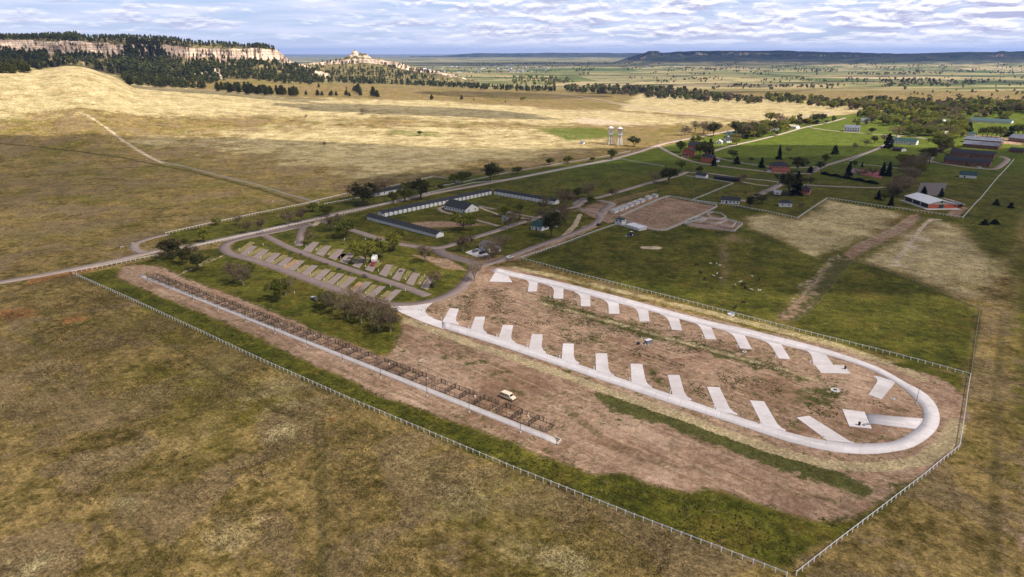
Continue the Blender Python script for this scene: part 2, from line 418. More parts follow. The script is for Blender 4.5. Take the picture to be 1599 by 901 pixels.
# the big cloud over the campground and the fort, then the scattered ones beyond
cloud(30, 200, 1150, 700, 260, 950, 1, .22)
cloud(560, 500, 700, 290, 120, 950, 3, .3)
for (px, py, rx, ry, sd_) in [(60, 152, 170, 60, 4), (210, 150, 110, 45, 5), (300, 176, 260, 90, 6), (640, 185, 260, 70, 7), (800, 150, 260, 110, 8),
                              (880, 103, 1500, 260, 9), (700, 92, 3200, 700, 10), (1150, 92, 3200, 520, 11), (1500, 92, 2800, 420, 12), (1350, 119, 700, 130, 13),
                              (1100, 133, 420, 120, 14), (1450, 129, 500, 110, 15), (1010, 118, 500, 110, 16), (1350, 96.5, 5200, 1900, 17), (1130, 97.5, 1500, 500, 20), (1080, 146, 300, 60, 18), (100, 74, 260, 300, 19)]:
    a, te = ray(px, py); d = min(8600, CAMH/-float(te)) if te < 0 else 2700
    cloud(d*math.sin(a), d*math.cos(a), rx, ry, 110, 950, sd_, .5)

# ------------------------------------------------------------------ land cover areas, traced as outlines lying on the ground
def gp(pts): return [G(*p) for p in pts]
def xy(pts): return np.array([(q.x, q.y) for q in gp(pts)])
DIRT_LOW = [(1200,793),(1152,778),(1100,763),(1076,772),(1014,757),(971,740),(930,745),(855,717),(800,688),(700,655),(608,625),(512,577),(400,524),(300,482),(225,452)]
AREAS = {  # name: list of (kind, points, feather_m, width_m or None)
 'lush': [
  ([(115,430),(180,418),(184,434),(225,454),(300,484),(400,526),(512,579),(608,627),(700,657),(800,690),(855,719),(930,747),(971,742),(1014,759),(1076,774),(1100,765),(1152,780),(1200,795),(1270,811),(1330,808),(1375,782),(1400,758),(1445,742),(1330,825),(1236,893),(1214,893),(1000,812),(800,734),(544,625),(400,561),(212,472)], 4, None),
  ([(205,412),(300,392),(345,388),(360,402),(400,412),(520,458),(605,482),(625,500),(622,525),(615,547),(595,553),(487,513),(400,477),(282,432),(245,416)], 3, None),
  ([(915,612),(960,615),(1060,650),(1180,690),(1300,735),(1355,760),(1350,775),(1290,760),(1180,720),(1060,672),(950,638)], 4, None),
  ([(365,372),(500,345),(560,360),(650,388),(690,395),(735,410),(740,425),(725,450),(700,462),(670,468),(610,472),(360,390)], 3, None),
  ([(500,345),(800,277),(970,248),(1045,262),(1060,287),(900,325),(740,400),(690,388),(560,360)], 4, None),
  ([(812,405),(800,398),(920,358),(960,320),(1060,286),(1040,262),(970,247),(1060,222),(1240,186),(1340,176),(1460,172),(1800,168),(1900,260),(1599,330),(1560,430),(1530,482),(1516,588),(1200,506)], 6, None),
  ([(260,366),(400,336),(490,318),(675,278),(800,271),(970,243),(970,248),(800,283),(672,302),(540,330),(400,360),(300,383)], 3, None),
  ([(740,400),(800,397),(875,372),(935,340),(920,330),(870,330),(800,352),(715,378),(690,390)], 3, None),
  ([(1380,568),(1430,565),(1512,590),(1508,615),(1470,590),(1420,578)], 3, None),
  ([(700,545),(760,555),(800,575),(880,645),(800,618),(700,560)], 4, 0.4),
  ([(660,540),(720,545),(765,570),(745,580),(690,560)], 4, 0.45),
  ([(815,448),(870,465),(955,492),(1020,512),(1085,530),(1170,552),(1250,580),(1300,600),(1310,612),(1250,598),(1150,568),(1080,549),(1010,533),(950,514),(850,480)], 5, 0.62),
  ([(1230,610),(1290,600),(1330,615),(1320,640),(1250,640)], 6, 0.6),
  ([(840,500),(900,510),(985,540),(960,550),(880,525)], 5, 0.45),
  ([(1100,560),(1200,585),(1240,610),(1180,605),(1110,575)], 5, 0.42),
  ([(740,500),(790,492),(820,505),(790,515)], 5, 0.5), ([(1000,560),(1060,570),(1100,590),(1060,600)], 5, .45), ([(1290,640),(1360,680),(1420,672),(1400,690),(1330,688)], 4, .5),
  ([(690,485),(722,488),(760,478),(735,470),(700,474)], 4, .5),
  ([(1005,570),(1030,572),(1045,600),(1068,612),(1050,618),(1020,600)], 3, .55), ([(850,525),(870,532),(885,560),(860,556)], 3, .5), ([(905,545),(925,552),(925,575),(905,566)], 3, .45), ([(958,560),(978,568),(982,592),(962,585)], 3, .5),
  ([(1128,610),(1150,618),(1180,655),(1150,645)], 4, .52), ([(1200,630),(1235,650),(1280,685),(1240,672)], 4, .5), ([(1120,535),(1150,545),(1165,562),(1130,550)], 4, .5), ([(1180,555),(1210,562),(1260,590),(1200,585)], 5, .55), ([(1020,515),(1046,518),(1060,530),(1025,528)], 3, .5),
  ([(860,470),(905,482),(950,498),(900,492)], 4, .5), ([(1380,640),(1430,636),(1436,650),(1370,650)], 3, .5), ([(640,440),(660,436),(660,450),(640,452)], 2, 0), ([(1370,676),(1430,664),(1420,676),(1370,690)], 3, .5), ([(690,520),(735,532),(800,556),(790,562),(720,540)], 3, .42),
  ([(720,640),(770,655),(870,690),(845,660),(790,630)], 3, .0),
  ([(340,240),(520,225),(560,240),(420,262)], 20, .35), ([(830,200),(930,196),(990,212),(880,222)], 15, .6), ([(600,200),(700,206),(690,216),(590,210)], 15, .5),
  ([(980,172),(1100,168),(1180,178),(1210,188),(1110,186),(1030,180)], 8, .85), ([(0,230),(110,236),(220,262),(120,300),(0,300)], 30, .4), ([(120,275),(330,272),(420,300),(300,320),(150,300)], 25, .35),
  ([(1540,420),(1599,350),(1700,500),(1650,760),(1570,760)], 12, .6), ([(0,520),(90,505),(150,540),(70,575),(0,580)], 10, .45), ([(100,560),(230,540),(300,570),(180,620)], 12, .32),
  ([(620,790),(760,770),(800,790),(700,830)], 6, .45)],
 'dirt': [
  ([(182,432),(190,416),(245,414),(282,431),(400,476),(487,512),(600,556),(615,549),(622,522),(640,482),(700,465),(735,440),(750,415),(800,418),(1000,470),(1200,518),(1330,548),(1430,578),(1475,592),(1512,620),(1500,692),(1450,738),(1400,757),(1375,780),(1330,808),(1270,811)]+DIRT_LOW, 3, None),
  ([(970,338),(1040,308),(1080,315),(1118,322),(1065,348),(1040,360),(1017,359),(975,348)], .7, None),
  ([(955,350),(905,330),(925,318),(960,322),(1010,308),(1030,308),(965,340)], 1.5, None),
  ([(1068,352),(1090,340),(1105,332),(1160,350),(1146,362),(1100,358)], 2, .75),
  ([(800,398),(850,385),(875,372),(930,345),(940,350),(880,378),(820,403),(780,412),(770,404)], 1.5, None),
  ([(1232,512),(1195,500),(1240,450),(1280,415),(1310,402),(1290,440),(1260,500)], 9, .55),
  ([(1440,332),(1415,340),(1400,360),(1345,380),(1320,395),(1330,402),(1360,385),(1410,362)], 3, .8),
  ([(630,348),(670,345),(720,345),(770,352),(700,356),(650,357)], 4, .7), ([(1115,380),(1145,370),(1150,420),(1135,470),(1120,440)], 6, .5),
  ([(760,400),(775,408),(760,416),(745,410)], 1, .9), ([(1478,336),(1500,340),(1512,325),(1500,318)], 2, .8),
  ([(1470,645),(1535,640),(1530,665),(1480,670)], 3, .6), ([(1140,362),(1190,375),(1185,385),(1120,372)], 5, .4), ([(1590,700),(1610,720),(1610,800),(1585,880),(1599,780)], 3, .2),
  ([(735,480),(735,440),(700,470)], 3, .9), ([(640,395),(700,402),(735,425),(690,420),(650,402)], 2, .6), ([(1500,210),(1560,212),(1599,222),(1599,228),(1540,222)], 2, .6),
  ([(1200,895),(1240,870),(1290,850),(1270,880),(1240,901)], 5, .55), ([(1100,812),(1060,815),(1040,800),(1090,800)], 4, .5)],
 'straw': [
  ([(1165,338),(1200,334),(1245,343),(1292,312),(1410,332),(1400,358),(1340,378),(1300,392),(1275,402),(1225,378),(1170,358)], 12, .9),
  ([(1345,408),(1400,370),(1450,342),(1500,352),(1545,405),(1560,450),(1530,480),(1440,440)], 14, .9),
  ([(190,215),(520,190),(900,200),(960,225),(760,262),(560,280),(480,262),(300,235)], 60, .72),
  ([(-200,118),(200,122),(460,152),(700,158),(960,172),(1200,192),(1000,196),(640,186),(300,180),(-200,190)], 60, .9),
  ([(960,172),(1000,145),(1300,160),(1420,172),(1340,177),(1200,190)], 20, .9),
  ([(410,670),(440,655),(480,665),(470,690),(410,690)], 5, .8), ([(350,590),(480,600),(520,650),(440,650)], 14, .6), ([(0,890),(90,852),(125,862),(60,905),(0,940)], 4, .75),
  ([(300,860),(335,800),(400,790),(430,830),(370,880),(310,880)], 8, .65), ([(160,800),(170,772),(230,770),(215,805)], 4, .7), ([(750,850),(820,838),(920,870),(900,901),(780,901)], 8, .5),
  ([(480,700),(600,660),(760,760),(700,800),(540,760)], 20, .4), ([(1440,860),(1500,800),(1530,870),(1480,901)], 10, .5), ([(60,700),(200,640),(300,700),(160,760),(70,740)], 12, .3)],
 'rust': [([(-20,485),(55,475),(65,497),(25,500),(-20,505)], 5, .7), ([(85,505),(120,488),(137,499),(100,510)], 4, .75), ([(40,435),(150,412),(210,395),(212,402),(120,430),(30,448)], 3, .7),
  ([(510,655),(530,652),(532,660),(515,664)], 1.5, .6)],
 'sand': [([(980,190),(960,186),(900,182),(880,190),(930,196),(1040,196)], 20, .6), ([(870,372),(862,368),(870,362)], 1, 0)]}
LINES = {  # (points, half width m, feather m, strength)
 'straw': [([(622,497),(700,524),(800,558),(900,592),(975,620),(1042,642),(1200,700),(1290,726),(1370,730),(1440,719),(1480,690),(1497,660)], 1.7, 1.6, .85),
           ([(800,417),(900,438),(1000,462),(1100,486),(1200,511),(1300,538),(1400,570),(1440,592)], 1.8, 1.8, .8),
           ([(800,455),(850,474),(955,503),(1020,521),(1080,538),(1150,557),(1250,585),(1300,604)], 1.0, 2.4, .52)],
 'sand': [([(1455,342),(1440,355),(1425,375),(1408,395),(1395,415)], .9, 1.0, .9), ([(1458,343),(1466,343)], 2, 1, .8), ([(1440,372),(1446,375)], 2.5, 1, .7), ([(1426,386),(1432,388)], 3, 1, .7), ([(1404,414),(1412,416)], 3, 1, .6),
          ([(125,175),(160,195),(200,225),(255,255)], .7, 2.0, .8), ([(140,180),(175,205),(215,232),(255,254)], .6, 2.0, .7),
          ([(0,205),(120,204),(300,205)], .8, 2.5, .45), ([(860,150),(950,160),(1010,170),(1100,180),(1180,184)], 2, 4, .6),
          ([(870,376),(895,352),(905,334)], .7, .7, .8), ([(876,376),(900,352),(908,334)], .7, .7, .8), ([(745,322),(780,336),(830,342)], 1.0, .8, .9), ([(500,345),(490,352)], 2, 2, .6),
          ([(330,402),(290,425),(250,440)], .8, 1.2, .45), ([(350,398),(300,420),(284,426)], .8, 1.0, .5),
          ([(1308,398),(1270,440),(1240,470)], 1.5, 4, .42), ([(1265,438),(1248,446)], 1, 3, .5), ([(862,385),(872,387)], 1, 1, .3), ([(865,389),(881,388)], 2, 2, .0),
          ([(862,386),(882,387)], 3, 3, 0), ([(1010,387),(1025,387)], 2.2, 2.5, .95)],
 'track': [([(80,438),(140,465),(200,497),(290,555),(350,592),(430,645),(495,658)], .4, .9, .62), ([(85,434),(145,460),(205,492),(295,550),(355,587),(435,640),(500,652)], .4, .9, .62),
           ([(493,658),(494,720),(497,800),(500,870),(503,960)], .5, 1.0, .62), ([(504,658),(506,720),(508,800),(512,870),(516,960)], .5, 1.0, .62),
           ([(0,224),(60,229),(120,236),(190,246),(230,254),(300,268),(400,294),(470,318)], 1.2, 2.6, .9), ([(0,279),(80,272),(150,264),(255,259)], 1.2, 2.2, .85),
           ([(1340,410),(1440,445),(1530,483)], .5, 1.4, .6), ([(1530,483),(1516,588)], .5, 1.2, .6), ([(540,628),(640,700),(760,780),(900,860)], .3, 1.0, .35),
           ([(1500,700),(1560,640),(1570,520),(1585,400)], 1.2, 4, .4), ([(1180,330),(1175,350),(1230,390),(1290,420)], .5, 1.5, .45), ([(1150,345),(1150,400),(1145,490)], .4, 1, .5),
           ([(640,505),(700,535),(780,578),(870,632),(940,690),(1060,740)], .5, 1.2, .5), ([(646,502),(706,531),(786,574),(876,628),(948,686),(1070,735)], .5, 1.2, .5), ([(230,447),(400,520),(600,603),(860,705),(960,735)], .35, .8, .5), ([(228,450),(400,524),(600,607),(855,709),(950,742)], .35, .8, .5),
           ([(700,470),(800,505),(900,530),(980,555),(1080,585),(1200,610)], .4, 1.0, .45), ([(1010,700),(1060,715),(1100,740),(1180,750),(1290,780)], .6, 1.5, .45), ([(920,640),(990,665),(1060,700),(1000,720),(930,690)], .5, 1.5, .45),
           ([(800,475),(870,492),(930,505),(1000,530)], .3, 1, .5), ([(800,470),(870,489),(930,508),(990,535)], .3, 1, .45),
           ([(1470,700),(1555,650),(1562,550)], .6, 2.5, .4), ([(1563,500),(1555,700),(1548,950)], 1.0, 2.5, .5)],
 'dirt': [([(1570,480),(1562,620),(1565,750),(1560,901)], .8, 2.5, .42), ([(1599,690),(1606,760),(1599,860)], 1, 2, .5), ([(1230,495),(1262,470),(1300,425),(1345,385),(1400,360),(1432,338)], 3.2, 2.6, .9)]}

# ------------------------------------------------------------------ ground: one sheet to the horizon
def axis(parts):
    out = [parts[0][0]]
    for end, step, grow in parts[1:]:
        while out[-1] < end: out.append(out[-1]+step); step *= grow
    return np.array(out)
xr = axis([(0,), (260, 1.25, 1.0), (760, 1.3, 1.008), (90000, 5, 1.07)]); gx = np.concatenate([-xr[:0:-1], xr])
yf_ = axis([(60,), (360, 1.1, 1.0), (1150, 1.15, 1.0055), (2600, 5, 1.012), (90000, 12, 1.06)])
yb_ = axis([(0,), (90000, 3, 1.5)]); gy = np.concatenate([60-yb_[:0:-1], yf_])
GX, GY = np.meshgrid(gx, gy); vx, vy = GX.ravel(), GY.ravel()
JX = vx + 1.6*fbm(vx/7, vy/7, 3, 1) + 2.5*fbm(vx/40, vy/40, 2, 4); JY = vy + 1.6*fbm(vx/7, vy/7, 3, 2) + 2.5*fbm(vx/40, vy/40, 2, 5)
def segdist(x, y, a, b):
    d = b-a; l = (d**2).sum()+1e-9; tt = np.clip(((x-a[0])*d[0]+(y-a[1])*d[1])/l, 0, 1)
    return np.hypot(x-a[0]-tt*d[0], y-a[1]-tt*d[1])
def area_mask(pts, feather, strength):
    P = xy(pts); m = np.zeros(len(vx)); pad = feather*2+8
    sel = np.nonzero((vx > P[:, 0].min()-pad) & (vx < P[:, 0].max()+pad) & (vy > P[:, 1].min()-pad) & (vy < P[:, 1].max()+pad))[0]
    x, y = JX[sel], JY[sel]; inside = np.zeros(len(sel), bool); dm = np.full(len(sel), 1e9)
    for k in range(len(P)):
        a, b = P[k], P[(k+1) % len(P)]
        dm = np.minimum(dm, segdist(x, y, a, b))
        if a[1] != b[1]:
            c = ((a[1] > y) != (b[1] > y)) & (x < (b[0]-a[0])*(y-a[1])/(b[1]-a[1])+a[0]); inside ^= c
    s_ = np.where(inside, dm, -dm); m[sel] = np.clip(.5+s_/(2*feather), 0, 1)*(1 if strength is None else strength)
    return m
def line_mask(pts, hw, feather, strength):
    P = xy(pts); m = np.zeros(len(vx)); pad = hw+feather+4
    for k in range(len(P)-1):
        a, b = P[k], P[k+1]
        sel = np.nonzero((vx > min(a[0], b[0])-pad) & (vx < max(a[0], b[0])+pad) & (vy > min(a[1], b[1])-pad) & (vy < max(a[1], b[1])+pad))[0]
        d = segdist(vx[sel]+.35*(JX-vx)[sel], vy[sel]+.35*(JY-vy)[sel], a, b)
        m[sel] = np.maximum(m[sel], np.clip(1-(d-hw)/feather, 0, 1)*strength)
    return m
M = {k: np.zeros(len(vx)) for k in ('lush', 'dirt', 'straw', 'track', 'rust', 'sand')}
for k, lst in AREAS.items():
    for i_, (pts, fe, st) in enumerate(lst):
        mk = area_mask(pts, fe, st); M[k] = np.maximum(M[k], mk)
        if (k == 'dirt' and i_ > 0) or (k == 'straw' and st and st >= .8): M['lush'] *= 1-np.clip(mk*1.15, 0, 1)
for k, lst in LINES.items():
    for pts, hw, fe, st in lst:
        if st > 0: M[k] = np.maximum(M[k], line_mask(pts, hw, fe, st))
vd = np.hypot(vx, vy)
M['far'] = sstep((vd-1900)/900)*np.where(vy > 0, 1, 0)
M['green2'] = np.zeros(len(vx))
gz = hbase(vx, vy)
az_ = np.arctan2(vx, vy)
for p in PATCHES:         # the sheet dips under the rocky hills that stand on it
    ci = np.round((az_-p.az[0])/(p.az[1]-p.az[0])).astype(int); sel = np.nonzero((ci >= 0) & (ci < len(p.az)) & (vy > 0) & (vd > p.R.min()) & (vd < p.R.max()))[0]
    order = sel[np.argsort(ci[sel], kind='stable')]; cc = ci[order]; cut = np.searchsorted(cc, np.arange(len(p.az)+1))
    for n in range(len(p.az)):
        s_ = order[cut[n]:cut[n+1]]
        if len(s_):
            pz = np.interp(vd[s_], p.R[:, n], p.Z[:, n], left=-1e3, right=-1e3); gz[s_] = np.where(pz > gz[s_]+6, gz[s_]-10, gz[s_])
gz = gz + np.where(vd < 900, .10*fbm(vx/9, vy/9, 3, 31), 0)*np.clip(M['dirt']+.5, 0, 1)*0
nx_, ny_ = len(gx), len(gy)
I = np.arange(nx_*ny_).reshape(ny_, nx_)
F = np.stack([I[:-1, :-1].ravel(), I[:-1, 1:].ravel(), I[1:, 1:].ravel(), I[1:, :-1].ravel()], 1)

def ground_material(name, hills=False):
    m = bpy.data.materials.new(name); m.use_nodes = True; t = NT(m.node_tree); b = t.n['Principled BSDF']
    g = t.new('ShaderNodeNewGeometry'); pos = g.outputs['Position']
    fine = t.noise(pos, 1.1, 4, .75); mid = t.noise(pos, .22, 4, .65); wide = t.noise(pos, .045, 4, .6); big = t.noise(pos, .012, 3, .6); huge = t.noise(pos, .0035, 3, .6)
    sx, sy, sz = t.sep(pos)
    streak = t.noise(t.comb(t.math('MULTIPLY', sx, .0016), t.math('MULTIPLY', sy, .0046), 0), 1.0, 4, .6)
    # prairie: olive, straw brown and grazed greyish ground
    olive, strawb, brown = (.078, .060, .013), (.262, .180, .068), (.220, .155, .078)
    mixn = t.math('ADD', t.math('MULTIPLY', wide, .5), t.math('MULTIPLY', mid, .5))
    c = t.mix(t.smooth(t.math('ADD', t.math('MULTIPLY', mixn, .55), t.math('MULTIPLY', t.noise(t.vmath('ADD', pos, (8, 3, 1)), .35, 6, .8, .4), .45)), .40, .58), olive, strawb)
    c = t.mix(t.math('MULTIPLY', t.smooth(t.noise(t.vmath('ADD', pos, (91, 17, 3)), .028, 5, .62, .6), .505, .53), .85), c, t.mix(t.smooth(fine, .3, .7), (.145, .100, .048), brown))
    c = t.mix(t.math('MULTIPLY', t.smooth(big, .48, .66), .55), c, (.110, .100, .010))
    if not hills:
        a1 = t.new('ShaderNodeAttribute', attribute_name='cover_a').outputs; a2 = t.new('ShaderNodeAttribute', attribute_name='cover_b').outputs
        lush, dirt, straw = t.sep(a1['Vector']); track, rust, sand = t.sep(a2['Vector'])
        far, _, _ = t.sep(t.new('ShaderNodeAttribute', attribute_name='cover_c').outputs['Vector'])
        nb = t.math('ADD', t.math('MULTIPLY', t.math('SUBTRACT', mid, .5), 1.3), t.math('MULTIPLY', t.math('SUBTRACT', fine, .5), .7))
        def brk(mk, amp=1.0, w_=.12): return t.smooth(t.math('ADD', mk, t.math('MULTIPLY', nb, amp)), .5-w_, .5+w_)
        # straw / sunlit dry slopes
        strawc = t.mix(t.smooth(t.math('ADD', t.math('MULTIPLY', fine, .5), t.math('MULTIPLY', wide, .5)), .36, .62), (.25, .190, .082), (.43, .345, .185))
        blot = t.math('ADD', t.math('MULTIPLY', t.math('SUBTRACT', big, .5), 1.9), t.math('MULTIPLY', t.math('SUBTRACT', wide, .5), 1.1))
        stm = t.smooth(t.math('ADD', t.math('ADD', straw, t.math('MULTIPLY', blot, .75)), t.math('MULTIPLY', nb, .5)), .22, .85)
        c = t.mix(stm, c, strawc)
        rustc = t.mix(t.smooth(fine, .3, .7), (.16, .075, .025), (.30, .15, .055)); c = t.mix(brk(rust, 1.0, .15), c, rustc)
        lushc = t.mix(t.smooth(mixn, .38, .62), (.046, .051, .007), (.108, .099, .014))
        lushc = t.mix(t.math('MULTIPLY', t.smooth(t.noise(t.vmath('ADD', pos, (31, 77, 5)), .05, 4, .6, .4), .52, .66), .6), lushc, (.125, .090, .018))
        lushc = t.mix(t.math('MULTIPLY', t.smooth(sy, 560, 760), .62), lushc, (.078, .115, .010))
        lushc = t.mix(t.math('MULTIPLY', t.smooth(t.noise(t.vmath('ADD', pos, (3, 44, 5)), .45, 6, .8, .5), .56, .63), t.math('MULTIPLY', t.smooth(wide, .40, .62), .75)), lushc, (.20, .155, .065))
        cg = t.mix(brk(lush, .75, .16), c, lushc)
        dn = t.noise(t.vmath('MULTIPLY', pos, (1, 1, 1)), .5, 5, .7, .5)
        dirtc = t.mix(t.smooth(dn, .3, .68), (.220, .134, .086), (.38, .255, .175))
        blt = t.noise(t.vmath('ADD', pos, (13, 57, 1)), .030, 6, .68, .6)
        dirtc = t.mix(t.math('MULTIPLY', t.smooth(blt, .50, .62), .75), dirtc, (.190, .108, .068))
        dirtc = t.mix(t.math('MULTIPLY', t.smooth(blt, .46, .34), .65), dirtc, (.43, .295, .21))
        ru = t.math('ADD', t.math('MULTIPLY', sx, .72), t.math('MULTIPLY', sy, -.69)); rv = t.math('ADD', t.math('MULTIPLY', sx, .69), t.math('MULTIPLY', sy, .72))
        rut = t.noise(t.comb(t.math('MULTIPLY', ru, .035), t.math('MULTIPLY', rv, .75), 0), 1.0, 5, .7, .6)
        dirtc = t.mix(t.math('MULTIPLY', t.smooth(rut, .54, .66), .75), dirtc, (.185, .100, .062))
        dirtc = t.mix(t.math('MULTIPLY', t.smooth(rut, .46, .34), .5), dirtc, (.47, .335, .25))
        dd = brk(dirt, .55, .12)
        c2 = t.mix(dd, cg, dirtc)
        # on the bare soil, weeds and seeded straw verges come back
        weed = t.math('MULTIPLY', brk(lush, 1.15, .12), dd)
        c2 = t.mix(weed, c2, t.mix(t.smooth(fine, .35, .65), (.045, .055, .012), (.10, .085, .03)))
        sprk = t.smooth(t.noise(t.vmath('ADD', pos, (5, 9, 2)), .42, 6, .78, .9), .545, .60)
        c2 = t.mix(t.math('MULTIPLY', t.math('MULTIPLY', sprk, dd), t.smooth(t.noise(t.vmath('ADD', pos, (71, 9, 2)), .022, 5, .65), .46, .53)), c2, t.mix(mid, (.050, .062, .012), (.12, .11, .032)))
        c2 = t.mix(t.math('MULTIPLY', brk(straw, 1.0, .15), dd), c2, t.mix(t.smooth(fine, .3, .7), (.27, .20, .105), (.44, .35, .215)))
        c2 = t.mix(brk(sand, .6, .15), c2, t.mix(fine, (.34, .25, .16), (.50, .41, .30)))
        c2 = t.mix(t.math('MULTIPLY', brk(track, .5, .2), .8), c2, (.060, .052, .014))
        # the valley beyond: long fields of straw, pasture and wood
        fld = t.mix(t.smooth(streak, .42, .56), (.30, .24, .115), (.085, .105, .030))
        v = t.new('ShaderNodeTexVoronoi'); v.inputs['Scale'].default_value = 1.0
        t.put(v.inputs['Vector'], t.comb(t.math('MULTIPLY', sx, .0011), t.math('MULTIPLY', sy, .0022), 0))
        vr, vg, vb_ = t.sep(v.outputs['Color'])
        fld = t.mix(t.smooth(vr, .60, .62), fld, t.mix(vg, (.055, .085, .022), (.36, .28, .15)))
        fld = t.mix(t.math('MULTIPLY', t.smooth(t.noise(t.comb(t.math('MULTIPLY', sx, .004), t.math('MULTIPLY', sy, .010), 0), 1.0, 5, .65), .54, .60), .9), fld, (.030, .044, .022))
        c2 = t.mix(far, c2, fld)
    else:
        # wooded sandstone hills: cliffs by slope, grass between
        nz = t.sep(g.outputs['Normal'])[2]
        grass = t.mix(t.smooth(mixn, .35, .6), (.15, .125, .045), (.34, .26, .12))
        soil = t.mix(t.smooth(wide, .38, .55), grass, (.085, .072, .028))
        strata = t.noise(t.comb(t.math('MULTIPLY', sx, .006), t.math('MULTIPLY', sy, .006), t.math('MULTIPLY', sz, .30)), 1.0, 4, .6)
        crack = t.noise(t.comb(t.math('MULTIPLY', sx, .09), t.math('MULTIPLY', sy, .09), t.math('MULTIPLY', sz, .02)), 1.0, 4, .7)
        rock = t.mix(t.smooth(strata, .40, .60), (.36, .255, .185), (.60, .475, .37))
        rock = t.mix(t.math('MULTIPLY', t.smooth(crack, .54, .64), .35), rock, (.30, .21, .16))
        rk = t.smooth(t.math('ADD', nz, t.math('MULTIPLY', t.math('SUBTRACT', wide, .5), .35)), .90 if hills == 1 else .965, .76 if hills == 1 else .90)
        rk = t.math('MULTIPLY', rk, 1.0)
        if hills == 2:     # far ridges under continuous pine cover
            soil = t.mix(t.smooth(t.noise(pos, .006, 5, .65), .40, .56), (.014, .026, .022), (.055, .060, .045))
            soil = t.mix(t.smooth(t.math('ADD', sz, t.math('MULTIPLY', t.math('SUBTRACT', big, .5), 50)), 48, 26), soil, t.mix(t.smooth(streak, .42, .56), (.27, .22, .12), (.10, .11, .045)))
            rk = t.math('MULTIPLY', rk, t.math('MULTIPLY', t.smooth(huge, .44, .60), .6))
        c2 = t.mix(rk, soil, rock)
    g2 = t.noise(t.comb(t.math('MULTIPLY', t.math('ADD', t.math('MULTIPLY', sx, .72), t.math('MULTIPLY', sy, -.69)), .09), t.math('MULTIPLY', t.math('ADD', t.math('MULTIPLY', sx, .69), t.math('MULTIPLY', sy, .72)), 1.3), 0), 1.0, 4, .65)
    grain = t.noise(pos, 2.1 if not hills else .15, 3, .8)
    c2 = t.mix(t.math('MULTIPLY', t.smooth(t.noise(pos, .08, 6, .75, .5), .5, .6), .28), c2, t.vmath('SCALE', c2, scale=1.5))
    gv = t.math('ADD', t.math('ADD', t.math('MULTIPLY', t.smooth(grain, .30, .70), .62), t.math('MULTIPLY', t.smooth(fine, .32, .68), .42)), t.math('MULTIPLY', t.smooth(g2, .3, .7), .26))
    mul = t.math('MULTIPLY_ADD', gv, 1.25, .20)
    lump = t.math('ADD', t.math('MULTIPLY', t.smooth(t.noise(t.vmath('ADD', pos, (15, 2, 8)), .38 if not hills else .03, 5, .75, .6), .34, .64), .62), t.math('MULTIPLY', t.smooth(t.noise(t.vmath('ADD', pos, (5, 12, 8)), .10 if not hills else .01, 5, .7, .5), .36, .62), .42))
    mul = t.math('MULTIPLY', mul, t.math('ADD', lump, .50))
    if not hills: mul = t.math('ADD', t.math('MULTIPLY', mul, t.math('SUBTRACT', 1.0, t.math('MULTIPLY', dd, .45))), t.math('MULTIPLY', dd, .45))
    c2 = t.vmath('SCALE', c2, scale=mul)
    t.put(b.inputs['Base Color'], c2); b.inputs['Roughness'].default_value = .95; b.inputs['Specular IOR Level'].default_value = .08
    bn = t.new('ShaderNodeBump'); bn.inputs['Distance'].default_value = .5 if not hills else 6
    bn.inputs['Strength'].default_value = .55
    hgt = t.math('ADD', t.math('MULTIPLY', t.noise(pos, .9 if not hills else .05, 5, .75), 1.0), t.math('MULTIPLY', mid if not hills else big, .8))
    t.put(bn.inputs['Height'], hgt); t.put(b.inputs['Normal'], bn.outputs[0])
    return m
GM = ground_material('prairie_ground')
me = np_mesh('ground', np.stack([vx, vy, gz], 1), F, GM, smooth=True)
for nm, ks in (('cover_a', ('lush', 'dirt', 'straw')), ('cover_b', ('track', 'rust', 'sand')), ('cover_c', ('far', 'far', 'far'))):
    at = me.attributes.new(nm, 'FLOAT_VECTOR', 'POINT'); at.data.foreach_set('vector', np.stack([M[k] for k in ks], 1).astype(np.float32).ravel())
tag(link('ground', me), kind='structure')
for nm, p, hk in (('bluffs', bluff, 1), ('rocky_butte', butte, 1), ('pine_ridge', ridge, 2), ('far_hills', farr, 2)):
    nr_, nc_ = p.R.shape; I = np.arange(nr_*nc_).reshape(nr_, nc_)
    F = np.stack([I[:-1, :-1].ravel(), I[:-1, 1:].ravel(), I[1:, 1:].ravel(), I[1:, :-1].ravel()], 1)
    tag(link(nm, np_mesh(nm, np.stack([p.X.ravel(), p.Y.ravel(), p.Z.ravel()], 1), F, ground_material('hill_'+nm, hk), smooth=True)), kind='structure')

# ------------------------------------------------------------------ haze
hz = MB().box((-2000, 11000, 168), (40000, 44000, 350)).mesh('haze', None) if False else None
def haze(density):
    mb = MB(); mb.box((0, 16000, 120), (70000, 44000, 420))
    m = bpy.data.materials.new('haze_air'); m.use_nodes = True; t = NT(m.node_tree); t.n.clear()
    v = t.new('ShaderNodeVolumePrincipled'); v.inputs['Density'].default_value = density; t.put(v.inputs['Color'], (.22, .40, 1.0)); v.inputs['Anisotropy'].default_value = .2
    o = t.new('ShaderNodeOutputMaterial'); t.l.new(v.outputs[0], o.inputs[1])
    return tag(mb.build('haze', m), kind='stuff')
HAZE = 3.0e-5
if HAZE: haze(HAZE)

